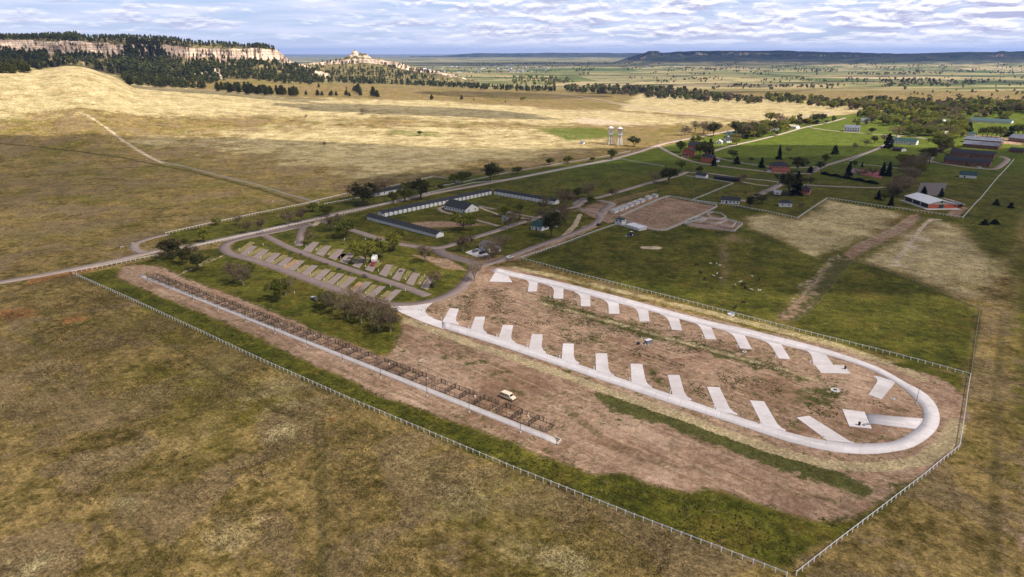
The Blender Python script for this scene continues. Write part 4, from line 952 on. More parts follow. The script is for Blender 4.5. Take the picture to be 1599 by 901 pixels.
for g_ in range(NG):
    for i in range(3 if g_ == NG-1 else 4):
        o = empty('horse_pen', F0+axd*s_at, angp, f'{nth(cnt)} dark wire horse pen from the left along the pale walkway', 'horse pen', 'horse pens along the walkway'); cnt += 1; s_at += Wp
        for nm, mm in pmesh:
            if nm == 'water_tub' and cnt % 3 != 1: continue
            if nm == 'post':
                for q_ in POSTXY: link('post', mm, o, (q_[0], -q_[1] if flip else q_[1], 0))
                continue
            c = link(nm, mm, o)
            if flip: c.scale = (1, -1, 1)
    s_at += GAPW

# ------------------------------------------------------------------ lamp poles
def lamp_meshes(h):
    p = MB(); p.tube((0, 0, .55), (0, 0, h), .085, .06, 8)
    f = MB(); f.lathe([(.30, -.2), (.30, .55), (.24, .62)], n=12)
    hd = MB(); hd.box((.35, 0, h+.02), (.75, .32, .12)); hd.box((.02, 0, h-.02), (.16, .14, .2))
    return p.mesh('pole', DARKST), f.mesh('footing', CONCB), hd.mesh('lamp_head', DARKST)
LM = lamp_meshes(6.2); LM2 = lamp_meshes(5.6)
LP = [(231.4,440.3),(265.4,454),(301.8,469.9),(340.6,485.7),(383.7,503.6),(430,521.5),(480,542.5),(535,565.5),(594.5,590.5),(666.8,619.2),(732.6,644.3),(812.4,675.5)]
def lamp(px, py, lab, ms, grp, rz):
    o = empty('lamp_post', G(px, py), rz, lab, 'lamp post', grp)
    for nm, m_ in zip(('pole', 'footing', 'lamp_head'), ms): link(nm, m_, o)
for k, (a, b) in enumerate(LP): lamp(a, b, f'{nth(k)} dark lamp post from the left along the pen walkway', LM, 'lamp posts along the pen walkway', angp+math.pi/2)
lamp(1430.5, 629.5, 'dark lamp post standing inside the curve of the concrete loop', LM2, None, 0)

# ------------------------------------------------------------------ buildings
def house(name, label, cat, A, B, depth, h, rh, wallm, roofm, ridge='long', nwin=4, wend=1, eave=.5, doors=(), chim=0, D=None, hip=False, winz=None, winsize=(.9, 1.2), frame=True,
          floors=1, flat=False, trim=None, skylights=0, porch=None, pillars=0, windows_dark=GLASS, mono=False):
    """A-B: near ground edge in the photograph; walls, roof, openings are parts"""
    a, b = G(*A), G(*B); ex = (b-a); ex.z = 0; L = ex.length; ex.normalize(); ey = Vector((-ex.y, ex.x, 0))
    if ey.y < 0: ey = -ey
    if D is not None: depth = abs((G(*D)-b).dot(ey))
    o = empty(name, a, math.atan2(ex.y, ex.x), label, cat)
    W_ = depth; mb = MB(); wp = MB()
    # walls with gable ends
    if ridge == 'long': gp1, gp2 = (0, W_/2, h+rh), (L, W_/2, h+rh)
    else: gp1, gp2 = (L/2, 0, h+rh), (L/2, W_, h+rh)
    zf = -.4
    vs = [(0, 0, zf), (L, 0, zf), (L, W_, zf), (0, W_, zf), (0, 0, h), (L, 0, h), (L, W_, h), (0, W_, h), gp1, gp2]
    if mono: vs[8], vs[9] = (0, W_, h+rh), (L, W_, h+rh)
    if hip or flat: fs = [(0, 1, 5, 4), (1, 2, 6, 5), (2, 3, 7, 6), (3, 0, 4, 7)]
    elif ridge == 'long': fs = [(0, 1, 5, 4), (2, 3, 7, 6), (1, 2, 6, 9, 5), (3, 0, 4, 8, 7)]
    else: fs = [(0, 1, 5, 8, 4), (1, 2, 6, 5), (2, 3, 7, 9, 6), (3, 0, 4, 7)]
    wp.add(vs, fs); wl = wp.build('wall', wallm, o)
    # roof with thickness and overhang
    rt = .18; e = eave; r = MB()
    if flat or mono:
        k = rh if mono else .15
        r.add([(-e, -e, h), (L+e, -e, h), (L+e, W_+e, h+k), (-e, W_+e, h+k), (-e, -e, h+rt), (L+e, -e, h+rt), (L+e, W_+e, h+k+rt), (-e, W_+e, h+k+rt)], [(3, 2, 1, 0), (4, 5, 6, 7), (0, 1, 5, 4), (1, 2, 6, 5), (2, 3, 7, 6), (3, 0, 4, 7)])
    elif hip:
        s_ = min(W_, L)/2*.95
        top = [(s_, W_/2), (L-s_, W_/2)] if L >= W_ else [(L/2, s_), (L/2, W_-s_)]
        z0 = h-.05
        r.add([(-e, -e, z0), (L+e, -e, z0), (L+e, W_+e, z0), (-e, W_+e, z0), (top[0][0], top[0][1], h+rh), (top[1][0], top[1][1], h+rh)],
              [(3, 2, 1, 0), (0, 1, 5, 4), (1, 2, 5), (2, 3, 4, 5), (3, 0, 4)] if L >= W_ else [(3, 2, 1, 0), (0, 1, 4), (1, 2, 5, 4), (2, 3, 5), (3, 0, 4, 5)])
    else:
        def slope(p0, p1, q1, q0):
            up_ = Vector((0, 0, rt)); pts = [Vector(p) for p in (p0, p1, q1, q0)]
            r.add(pts+[p+up_ for p in pts], [(3, 2, 1, 0), (4, 5, 6, 7), (0, 1, 5, 4), (1, 2, 6, 5), (2, 3, 7, 6), (3, 0, 4, 7)])
        if ridge == 'long':
            dz = e*rh/(W_/2)
            slope((-e, -e, h-dz), (L+e, -e, h-dz), (L+e, W_/2, h+rh), (-e, W_/2, h+rh)); slope((-e, W_/2, h+rh+.003), (L+e, W_/2, h+rh+.003), (L+e, W_+e, h-dz), (-e, W_+e, h-dz))
        else:
            dz = e*rh/(L/2)
            slope((-e, W_+e, h-dz), (-e, -e, h-dz), (L/2, -e, h+rh), (L/2, W_+e, h+rh)); slope((L/2, W_+e, h+rh+.003), (L/2, -e, h+rh+.003), (L+e, -e, h-dz), (L+e, W_+e, h-dz))
    ro = r.build('roof', roofm, o)
    tm = trim or WHITE
    # windows and doors, let into frames on the faces the photo shows
    def opening(nm, c, axis_, w_, hh, m_, sub=True):
        """c: centre on the wall face; axis 0 = near wall, 1 = left end, 2 = right end"""
        fr, pn = MB(), MB()
        for mbx, gw, dp, off in ((fr, .22, .12, .0), (pn, 0, .10, .04)):
            if axis_ == 0: mbx.box((c[0], -dp/2-off, c[1]), (w_+gw, dp, hh+gw))
            else:
                X = -dp/2-off if axis_ == 1 else L+dp/2+off
                mbx.box((X, c[0], c[1]), (dp, w_+gw, hh+gw))
        pp = pn.build(nm, m_, o)
        if frame and sub: fr.build('frame', tm, pp)
    ww, wh = winsize
    for fl in range(floors):
        zc = (winz or h*.55) if floors == 1 else h*(fl+.5)/floors
        dset = {round(d_*nwin-.5) for d_ in doors} if fl == 0 else set()
        for k in range(nwin):
            if k in dset: continue
            opening('window', ((k+.5)*L/nwin, zc), 0, ww, wh, windows_dark)
        for k in range(wend):
            for ax_ in (1, 2): opening('window', ((k+.5)*W_/wend, zc), ax_, ww, wh, windows_dark)
    for d_ in doors: opening('door', (d_*L, 1.05), 0, 1.1, 2.1, DOORM)
    for k in range(chim):
        cx = L*(k+1)/(chim+1); c = MB(); cyy = W_/2 if ridge == 'long' else W_*.4
        c.box((cx, cyy+.3, h+rh+.3), (.7, .7, 2.2)); ch = c.build('chimney', BRICK if wallm != WHITE else CONCB, ro); ch.matrix_parent_inverse = Matrix()
    for k in range(skylights):
        c = MB(); q = (k+.5)*L/skylights; yy = W_/2*.62; zz_ = h+rh*.62+rt
        c.box((q, yy, zz_+.12), (1.1, 1.1, .35)); c.build('roof_vent', BLUEG, ro)
    if porch:
        x0, x1, pd, ph = porch; p = MB(); p.add([(x0*L, -pd, ph), (x1*L, -pd, ph), (x1*L, -.02, ph+.5), (x0*L, -.02, ph+.5), (x0*L, -pd, ph+.14), (x1*L, -pd, ph+.14), (x1*L, -.02, ph+.64), (x0*L, -.02, ph+.64)],
            [(3, 2, 1, 0), (4, 5, 6, 7), (0, 1, 5, 4), (1, 2, 6, 5), (2, 3, 7, 6), (3, 0, 4, 7)])
        pr = p.build('porch_roof', roofm, o); q = MB(); n = max(2, int((x1-x0)*L/2.6))
        for k in range(n+1):
            X = x0*L+.1+((x1-x0)*L-.2)*k/n; q.box((X, -pd+.15, ph/2-.1), (.16, .16, ph+.2))
        q.build('porch_posts', tm, o)
        f_ = MB(); f_.box(((x0+x1)*L/2, -pd/2-.1, .12), ((x1-x0)*L, pd, .3)); f_.build('porch_floor', CONCB, o)
    return o, L, W_

# the horseshoe of white stables: three long wings, one building
def bay_wall(L, n, h, m_white, root, off):
    """projecting white stall fronts with dark openings between"""
    for k in range(n):
        x = (k+.5)*L/n; mb = MB(); mb.box((x, -.55, h*.46), (L/n*.62, 1.1, h*.92)); mb.build('stall_front', m_white, root)
for lab, A, B, Dd, nw, bays in [('long white stable wing with dark roof facing the campground', (573,342.5), (681.8,371.5), (689,368), 26, 0),
                                ('white stable wing with open stall fronts parallel to the road', (598,338.5), (767,303), None, 0, 26),
                                ('far white stable wing with stall fronts ending by the gravel lane', (772,303.5), (866,319.5), None, 0, 17)]:
    o, L, W_ = house('stable_wing', lab, 'stable', A, B, 6.0, 2.7, 1.3, WHITE, SHING, nwin=nw, wend=0, winsize=(.8, .6), winz=1.9, D=None, eave=.6, frame=False)
    if bays: bay_wall(L, bays, 2.7, WHITE, o, 0)
house('mess_building', 'white gabled building with dark roof inside the horseshoe of stables', 'house', (694,326.5), (726.8,333.5), 0, 3.2, 3.4, WHITE, SHING, D=(743,328), nwin=8, wend=2, eave=.7, doors=(.92,))
house('low_shed', 'long low white shed with flat dark roof across the road', 'shed', (585.5,307.3), (634,297.5), 6, 2.9, .5, WHITE, SHING, nwin=5, wend=0, mono=True, eave=.4, doors=(.45,))
house('storage_shed', 'tiny white storage shed at the bend of the gravel paths', 'shed', (783.5,344.5), (792,345.5), 3.2, 2.4, .9, WHITE, GREYR, nwin=1, wend=0, eave=.2)
house('ranch_house', 'white house with dark green roof behind the big brown tree', 'house', (829,358), (846,361), 8, 2.8, 2.0, WHITE, GREENR, nwin=3, wend=1, doors=(.5,))
house('ranch_house', 'white house wing nearest the gravel fork with green roof', 'house', (847,357), (872,353.5), 8, 3.0, 2.2, WHITE, GREENR, nwin=5, wend=1, doors=(.6,))
house('camp_office', 'small white office with grey roof and porch by the parked cars', 'office', (748.5,387.5), (762,395), 0, 2.8, 1.7, WHITE, GREYR, D=(777.5,389.5), nwin=3, wend=1, eave=.7, doors=(.75,))
house('brick_house', 'gabled red brick quarters nearest the curve of the lane, left end', 'house', (1065,244.3), (1083,245.3), 11, 5.5, 3.6, BRICK, SHING, ridge='across', nwin=3, wend=3, floors=2, chim=2, porch=(.0, .6, 2.4, 2.6))
house('brick_house', 'red brick quarters with tall chimneys partly behind the dark trees', 'house', (1074,233.5), (1096,235), 11, 5.5, 4.0, BRICK, SHING, nwin=4, wend=2, floors=2, chim=2)
house('brick_house', 'red brick quarters with hipped roof and white porch on its right', 'house', (1094,252.8), (1114,254.3), 10, 5.2, 3.2, BRICK, SHING, nwin=4, wend=2, floors=2, chim=2, hip=True)
house('porch_annex', 'small white annex at the right side of the brick quarters', 'annex', (1115.5,254), (1124,252.5), 4, 2.8, .8, WHITE, SHING, nwin=3, wend=1, hip=True, frame=False)
house('duplex_quarters', 'two storey red brick duplex with white bay windows and dark hipped roof', 'house', (1204.5,269), (1232.5,269.5), 11, 6.2, 3.6, BRICK, SHING, nwin=6, wend=2, floors=2, chim=3, hip=True, winsize=(1.2, 1.6))
house('porch_annex', 'white porch annex on the left of the brick duplex', 'annex', (1197,268.5), (1204,269), 4, 2.7, .7, WHITE, SHING, nwin=2, wend=1, hip=True, frame=False)
house('cottage', 'small white cottage with gable facing the lane, left of a pair', 'house', (1118,225.2), (1127,225.6), 8, 2.8, 2.4, WHITE, WHITE, ridge='across', nwin=2, wend=1)
house('cottage', 'small white cottage with dark roof, right of the pair by the lane', 'house', (1135,222.8), (1146.5,222), 9, 3.0, 3.2, WHITE, SHING, nwin=3, wend=1)
house('cottage', 'dark roofed house with white dormer strip among the dark trees', 'house', (1136,214), (1149,214), 9, 4.2, 3, WHITE, GREENR, nwin=3, wend=1)
house('cottage', 'blue grey roofed house under the big bare tree', 'house', (1203,204), (1216,203.6), 9, 3.2, 3, WHITE, BLUEG, nwin=3, wend=1)
house('long_bungalow', 'pale bungalow near the far end of the officers lane', 'house', (1216,198.4), (1243,201), 9, 3, 2, WHITE, TAN, nwin=5, wend=1)
house('maroon_barn', 'maroon barn standing alone beside a dark tree on the bright field', 'barn', (1250.5,191.8), (1266,192.6), 10, 4.5, 2.2, MAROON, MAROON, ridge='across', nwin=2, wend=1, frame=False)
house('maroon_barn', 'low maroon shed attached beside the lone maroon barn', 'barn', (1266.5,192), (1277,192), 8, 3.2, 1.4, MAROON, SHING, nwin=2, wend=1, frame=False)
house('museum_house', 'two storey white house with grey roof at the far end of the parade field', 'house', (1318,205.3), (1342,206), 12, 6.0, 2.8, WHITE, BLUEG, nwin=6, wend=3, floors=2, chim=2, winsize=(1.1, 1.5), porch=(0, 1, 2.2, 2.9))
house('white_barracks', 'long white barracks with dark green roof beside the dark round tree', 'barracks', (1394,224), (1430,226.8), 10, 4.0, 3.2, WHITE, GREENR, nwin=9, wend=2, winsize=(1.2, 1.6), doors=(.75,))
house('red_outbuilding', 'small red outbuilding in front of the long white barracks', 'outbuilding', (1393.5,235.5), (1407,236.5), 7, 2.8, 2, MAROON, SHING, nwin=3, wend=1, frame=False)
house('red_outbuilding', 'white gabled end shed touching the small red outbuilding', 'outbuilding', (1407.5,236.5), (1415,236), 6, 2.6, 1.6, WHITE, SHING, ridge='across', nwin=1, wend=0, frame=False)
house('white_garage', 'small white garage with dark roof behind the paddock fence', 'garage', (1086,277), (1101.5,278.8), 6, 2.7, 1.8, WHITE, SHING, nwin=0, wend=0)
house('carport', 'long low maroon garages beside the lane', 'garage', (1114.5,280), (1151,284), 7, 2.5, 1.0, MAROON, SHING, nwin=10, wend=0, frame=False, windows_dark=DOORM, winsize=(2.2, 2.0), winz=1.1)
house('pasture_house', 'white house with dark roof and lean-to just behind the arena fence', 'house', (1125.5,317.2), (1154.5,319.2), 7, 2.9, 2.0, WHITE, SHING, nwin=5, wend=1, doors=(.3,))
house('garden_shed', 'little white hut near the gravel crossroads', 'shed', (1208.5,303.4), (1219,304.2), 5, 2, 1.2, WHITE, WHITE, nwin=1, wend=0, frame=False)
house('pump_house', 'white block with dark roof at the corner of the straw field', 'shed', (1216.5,322.5), (1236.5,323.5), 6, 2.9, 2.0, WHITE, SHING, nwin=2, wend=1, hip=True)
house('brick_bungalow', 'square red brick bungalow with white porch above the straw field', 'house', (1247.5,302), (1264,303.5), 9, 3.8, 2.6, BRICK, SHING, nwin=3, wend=2, hip=True, chim=1, porch=(.55, 1, 1.6, 2.5))
o, L, W_ = house('arena_barn', 'open barn with wide white metal roof and red brick end wall', 'barn', (1412.5,312.8), (1449.5,325.6), 0, 3.6, 2.4, TAN, METALW, D=(1488,325.2), nwin=0, wend=0, eave=.6)
for k in range(3):
    mb = MB(); mb.box((L*(k+.5)/3, -.04, 1.6), (L/3*.86, .10, 2.8)); mb.build('stall_shade_panel', DOORM, o)  # solid dark panel on the wall, painting the shade inside each open stall
mb = MB(); mb.box((L+.06, W_/2, 1.5), (.14, W_-.1, 3.0)); bw = mb.build('brick_wall', BRICK, o)
mb = MB(); mb.box((L+.16, W_/2, 1.5), (.1, 3.6, 2.9)); mb.build('barn_door', GREENR, o)
mb = MB(); mb.box((L+.08, W_/2, 4.9), (.12, 1.4, 1.6)); mb.build('loft_door', GREENR, o)
mb = MB(); mb.box((L/2+1.5, W_/2, .0), (L+7, W_+7, .14)); mb.build('plinth', CONCB, o)
house('brick_lean_to', 'low red brick annex at the right end of the white roofed barn', 'annex', (1489,325), (1503,324), 7, 2.6, .6, BRICK, GREYR, nwin=3, wend=1, mono=True, frame=False)
for lb, A, B, wm, rm, sk in [('nearest long brick cavalry stable with dark roof and row of vents', (1472.6,255.2), (1544.8,261.5), BRICKP, SHING, 15), ('second long brick cavalry stable behind the nearest one', (1483,243), (1551,248.5), BRICKP, SHING, 14),
                             ('third cavalry stable with blue grey roof beyond the brick yard', (1502.5,229.5), (1558,234), BRICKP, BLUEG, 12), ('farthest cavalry stable with blue grey roof and pale vents', (1505,222), (1563,226), BRICKP, BLUEG, 12)]:
    house('cavalry_stable', lb, 'stable', A, B, 13, 4.2, 3.2, wm, rm, nwin=18, wend=3, winsize=(.9, .9), winz=2.2, skylights=sk, frame=False, doors=(.5,))
house('arcade_building', 'gabled brick building with blue grey roof behind the stables, right edge', 'building', (1574,220), (1599,223), 14, 4.5, 4.0, BRICKP, BLUEG, nwin=6, wend=2)
house('brick_shed', 'low dark roofed shed near the right end of the stables', 'shed', (1575,237), (1598,239.5), 9, 3, 2, BRICKP, SHING, nwin=6, wend=1, frame=False)
house('hip_roof_house', 'square white house with green hipped roof by the bright lawn', 'house', (1508,213.8), (1522,214.6), 11, 4.2, 3.2, WHITE, GREENR, nwin=4, wend=2, hip=True)
house('long_green_barn', 'very long white barn with teal roof across the bright lawn', 'barn', (1513.5,190.6), (1578.5,193), 14, 3.6, 3, WHITE, TEALR, nwin=20, wend=2, frame=False)
house('tack_barn', 'white shed with dark green roof on the lawn below the stables', 'shed', (1498,277), (1524.5,279), 9, 2.8, 2.8, WHITE, GREENR, nwin=0, wend=0, doors=(.3,))
house('red_cottage', 'red roofed cottage half hidden among spring green trees', 'house', (1420,192), (1433,192.3), 9, 3, 3, TAN, mat('red_roof', (.28, .10, .06), .8), ridge='across', nwin=3, wend=1)
house('maintenance_building', 'white building with pale roof deep in the spring green trees', 'building', (1461,193), (1474,193.5), 12, 4, 2, WHITE, METALW, nwin=4, wend=1)
house('maintenance_building', 'blue grey roofed building right of the pale roofed one in the trees', 'building', (1476,197), (1486,197.6), 10, 4, 3, WHITE, BLUEG, nwin=3, wend=1)
house('maintenance_building', 'small bright white building in front of the spring green trees', 'building', (1474,214), (1481,214.4), 7, 4, 3, WHITE, WHITE, nwin=2, wend=1)
house('lane_house', 'blue grey roofed house behind the white two storey house', 'house', (1345,191.5), (1358,191.5), 10, 3.6, 3, WHITE, BLUEG, nwin=3, wend=1)
house('arena_booth', 'white announcer booth at the left corner of the riding arena', 'booth', (960,350.5), (971,352.5), 5, 4.0, .8, WHITE, GREENR, nwin=2, wend=1, hip=True, winsize=(1.5, .9), winz=3)
house('well_house', 'tiny white hut alone on the prairie left of the water towers', 'shed', (905.5,224.6), (911,225), 4, 2.2, 1.2, WHITE, GREYR, nwin=0, wend=0)
for i, (a, b) in enumerate([(1115,241),(1540,197)][:0]): pass
# open-front horse stalls with pale roofs along the arena
for k, (A, B) in enumerate([((960,333.5), (968.5,330)), ((968,330.5), (976,327)), ((976,327.5), (984,324)), ((984.5,324), (992,320.5)), ((993,320.5), (1001,317)), ((1001.5,317), (1009,313.8)), ((1013,312), (1020,309.2)), ((1024,308.8), (1029,307))]):
    house('stall_shelter', f'{nth(k)} pale roofed stall shelter from the left beside the riding arena', 'shelter', A, (A[0]+(B[0]-A[0])*.78, A[1]+(B[1]-A[1])*.78), 3.6, 1.8, .4, PANEL, mat('dull_metal_roof', (.42, .39, .38), .6), nwin=0, wend=0, mono=True, eave=.3)
for k, (A, B) in enumerate([((977,354.2), (981,355.6)), ((982,355.8), (986,357)), ((987.5,357.4), (991,358.6)), ((993,359), (998,360.6))]):
    house('chute_shelter', f'{nth(k)} small white chute shelter from the left below the arena', 'shelter', A, B, 6.5, 1.7, .3, PANEL, METALW, nwin=0, wend=0, mono=True, eave=.2)
# town far down the valley
townw = [mat('town_wall_pale', (.6, .57, .54), .8), mat('town_wall_tan', (.42, .34, .27), .8), mat('town_wall_white', (.75, .74, .74), .8)]; townr = [BLUEG, GREYR, mat('town_roof_brown', (.16, .10, .08), .8)]
tb = []
for v_ in range(6):
    wb = MB(); L_, W2 = 14+v_*3, 10; wb.box((0, 0, 2), (L_, W2, 4)); rb = MB(); rb.add([(-L_/2-.5, -W2/2-.5, 4), (L_/2+.5, -W2/2-.5, 4), (L_/2+.5, W2/2+.5, 4), (-L_/2-.5, W2/2+.5, 4), (-L_/2-.5, 0, 7), (L_/2+.5, 0, 7)], [(3, 2, 1, 0), (0, 1, 5, 4), (2, 3, 4, 5), (1, 2, 5), (3, 0, 4)])
    tb.append((wb.mesh('wall', townw[v_ % 3]), rb.mesh('roof', townr[(v_*2) % 3])))
rr = random.Random(5); nt_ = 0
while nt_ < 120:
    px = rr.triangular(640, 870, 820) if nt_ < 105 else rr.uniform(990, 1080); py = rr.uniform(101, 113.5) if nt_ < 105 else rr.uniform(99, 106)
    p = G(px, py)
    if p is None: continue
    v_ = rr.randrange(6); o = empty('town_house', p, rr.uniform(0, 3), 'tiny pale house of the distant valley town' if nt_ < 105 else 'tiny farm building on the far valley fields', 'house', 'houses of the distant town' if nt_ < 105 else 'distant farm buildings')
    link('wall', tb[v_][0], o); link('roof', tb[v_][1], o); nt_ += 1

# ------------------------------------------------------------------ water towers
def water_tower(px, py, lab):
    o = empty('water_tower', G(px, py), .2, lab, 'water tower', 'pair of water towers')
    R_ = 3.3; H1 = 12.5
    for k in range(4):
        an = math.pi/4+k*math.pi/2; mb = MB(); mb.tube((4.2*math.cos(an), 4.2*math.sin(an), 0), (2.7*math.cos(an), 2.7*math.sin(an), H1), .36, .30, 8); mb.build('leg', WHITE, o)
    br = MB()
    for lv in (0, 1, 2):
        for k in range(4):
            for s_ in (0, 1):
                a0 = math.pi/4+k*math.pi/2; a1 = a0+math.pi/2; z0, z1 = lv*H1/3, (lv+1)*H1/3; r0 = 4.2-1.5*z0/H1; r1 = 4.2-1.5*z1/H1
                p, q = ((r0, a0, z0), (r1, a1, z1)) if s_ else ((r0, a1, z0), (r1, a0, z1))
                br.tube((p[0]*math.cos(p[1]), p[0]*math.sin(p[1]), p[2]), (q[0]*math.cos(q[1]), q[0]*math.sin(q[1]), q[2]), .09, n=4)
            r1 = 4.2-1.5*(lv+1)/3; br.tube((r1*math.cos(a0), r1*math.sin(a0), z1), (r1*math.cos(a1), r1*math.sin(a1), z1), .09, n=4)
    br.build('brace', WHITE, o)
    tk = MB(); tk.lathe([(.6, H1-1.2), (2.6, H1-.2), (R_, H1+.4), (R_, H1+8.0), (R_+.25, H1+8.05), (R_+.2, H1+8.3), (.3, H1+10.2), (.01, H1+10.4)], n=24)
    tkm = mat('tank_silver', (.74, .74, .77), .5, .06, .5); tk.build('tank', tkm, o, True)
    ct = MB(); ct.lathe([(R_+.9, H1+.3), (R_+.9, H1+.4)], n=24); ct.build('catwalk', STEEL, o)
    pp = MB(); pp.tube((0, 0, 0), (0, 0, H1-1), .35, n=10); pp.build('riser_pipe', STEEL, o)
water_tower(952.8, 225.6, 'left of the two silver water towers on the prairie'); water_tower(966.8, 226.6, 'right of the two silver water towers on the prairie')

# ------------------------------------------------------------------ vehicles
def vehicle(name, lab, cat, px, py, heading, kind, paint, px2=None):
    p = G(px, py); o = empty(name, p, heading, lab, cat)
    if px2: q = G(*px2); o.rotation_euler.z = math.atan2(q.y-p.y, q.x-p.x)
    PM = mat('paint_'+paint[0], paint[1], .3, .05, 1, spec=.5)
    if kind == 'van':
        L, Wd, z0, z1 = 5.4, 2.0, .45, 2.25; prof = [(-2.7, .5), (-2.72, 1.2), (-2.6, 2.1), (-2.3, 2.25), (.8, 2.22), (1.1, 2.1), (1.65, 1.35), (2.55, 1.15), (2.7, .9), (2.68, .5)]; win = [(-2.3, 1.35, .95), (-1.3, 1.35, .95), (-.25, 1.35, .95), (.75, 1.35, .8)]
    elif kind == 'pickup':
        L, Wd = 5.4, 1.9; prof = [(-2.7, .5), (-2.7, 1.15), (-.7, 1.15), (-.6, 1.8), (-.3, 1.9), (.6, 1.88), (1.25, 1.2), (2.6, 1.05), (2.7, .8), (2.68, .5)]; win = [(-.15, 1.25, .5), (.55, 1.25, .6)]
    else:
        L, Wd = 4.6, 1.85; prof = [(-2.3, .45), (-2.32, 1.0), (-2.0, 1.5), (-1.4, 1.68), (.2, 1.68), (1.1, 1.1), (2.2, .95), (2.3, .75), (2.28, .45)]; win = [(-1.5, 1.12, .8), (-.5, 1.12, .85), (.4, 1.12, .5)]
    rings = []
    for y, s_ in ((-Wd/2, .88), (-Wd/2+.06, 1), (Wd/2-.06, 1), (Wd/2, .88)):
        rings.append([(x*(1-.0*s_), y, .5+(z-.5)*(.97 if s_ < 1 else 1)) for x, z in prof])
    b = MB(); b.loft(rings); bo = b.build('body', PM, o)
    for (x, z, w_) in win:
        for sy_ in (-1, 1):
            m_ = MB(); m_.box((x, sy_*(Wd/2+.005), z+.27), (w_*.88, .03, .5)); m_.build('side_window', GLASS, o)
    # windscreen, laid just proud of the sloped nose of the cab
    k = max(range(len(prof)-1), key=lambda i: (prof[i+1][0] > prof[i][0] and prof[i+1][1] < prof[i][1]-.3)*abs(prof[i+1][1]-prof[i][1]))
    (xa, za), (xb, zb) = prof[k], prof[k+1]; n_ = Vector((zb-za, 0, xa-xb)).normalized(); n_ = n_ if n_.x > 0 else -n_; of = n_*.02
    m_ = MB(); q = [Vector((xa+(xb-xa)*f, s*(Wd/2-.15), za+(zb-za)*f))+of for f, s in ((.12, -1), (.12, 1), (.88, 1), (.88, -1))]; m_.add(q+[v-of*.9 for v in q], [(0, 1, 2, 3), (7, 6, 5, 4), (0, 4, 5, 1), (1, 5, 6, 2), (2, 6, 7, 3), (3, 7, 4, 0)]); m_.build('windscreen', GLASS, o)
    for x in (-L/2+.95, L/2-.95):
        for sy_ in (-1, 1):
            m_ = MB(); m_.tube((x, sy_*(Wd/2-.22), .36), (x, sy_*(Wd/2+.03), .36), .36, n=14); wl = m_.build('wheel', RUBBER, o)
            m_ = MB(); m_.tube((x, sy_*(Wd/2+.01), .36), (x, sy_*(Wd/2+.045), .36), .19, n=10); m_.build('rim', STEEL, wl)
    for sy_ in (-1, 1):
        m_ = MB(); m_.box((L/2-.02, sy_*(Wd/2-.3), .85), (.08, .3, .18)); m_.build('headlight', mat('headlight_glass', (.7, .7, .7), .2), o)
    m_ = MB(); m_.box((L/2+.02, 0, .55), (.14, Wd-.1, .18)); m_.build('bumper', DARKST, o)
    return o
v = vehicle('passenger_van', 'cream passenger van parked on the dirt beyond the pens', 'van', 793.5, 622.5, 0, 'van', ('cream', (.78, .68, .48)), (806, 627.5))
v = vehicle('pickup_truck', 'black and silver pickup parked on the grass left of the bare grove', 'pickup', 492.5, 469, 0, 'pickup', ('dark', (.12, .12, .13)), (500, 472))
mb = MB(); mb.box((-.1-1.6, 0, 1.25), (1.9, 1.7, .3)); mb.build('bed_cover', mat('silver_paint', (.5, .5, .52), .4), v)
v = vehicle('pickup_truck', 'red pickup parked in front of the white camper trailer', 'pickup', 582.5, 414, 0, 'pickup', ('red', (.35, .012, .02)), (579, 420))
c = empty('camper_trailer', G(585, 408), 0, 'white camper trailer behind the red pickup on a campsite', 'camper'); q = G(589, 401); c.rotation_euler.z = math.atan2(q.y-c.location.y, q.x-c.location.x)+math.pi
mb = MB(); pr = [(-3.6, .6), (-3.6, 2.6), (-3.2, 3.1), (2.6, 3.1), (3.5, 2.2), (3.4, .9), (3.0, .6)]; mb.loft([[(x, y, z) for x, z in pr] for y in (-1.2, -1.15, 1.15, 1.2)]); mb.build('body', WHITE, c)
for x in (-2, .2): mb = MB(); mb.box((x, -1.22, 2.1), (1.0, .05, .6)); mb.build('window', GLASS, c)
mb = MB(); mb.box((1.8, -1.22, 1.6), (.8, .05, 1.8)); mb.build('door', GREYR, c); mb = MB(); mb.box((-.6, 0, 3.25), (.9, .7, .3)); mb.build('roof_unit', STEEL, c)
for s_ in (-1, 1):
    mb = MB(); mb.tube((-.3, s_*1.0, .35), (-.3, s_*1.23, .35), .35, n=12); mb.build('wheel', RUBBER, c)
mb = MB(); mb.bar((3.0, .4, .6), (4.6, 0, .6), .1, .1); mb.bar((3.0, -.4, .6), (4.6, 0, .6), .1, .1); mb.build('hitch', DARKST, c)
vehicle('parked_car', 'silver grey car on the office forecourt, left of two', 'car', 743, 393.3, 0, 'car', ('grey', (.16, .16, .18)), (750, 391))
vehicle('parked_car', 'black car on the office forecourt, right of two', 'car', 753.5, 396, 0, 'car', ('black', (.02, .02, .022)), (760, 393.6))
vehicle('parked_car', 'white car on the gravel lane near the fence corner', 'car', 796, 403.6, 0, 'car', ('white', (.7, .68, .66)), (801, 402))
vehicle('parked_car', 'dark car on the gravel lane left of the riding arena', 'car', 935.5, 352, 0, 'car', ('charcoal', (.03, .03, .035)), (941, 349.5))
vehicle('white_pickup', 'white truck parked below the nearest cavalry stable', 'truck', 1530, 264.2, 0, 'van', ('truck_white', (.75, .74, .74)), (1536, 264.6))
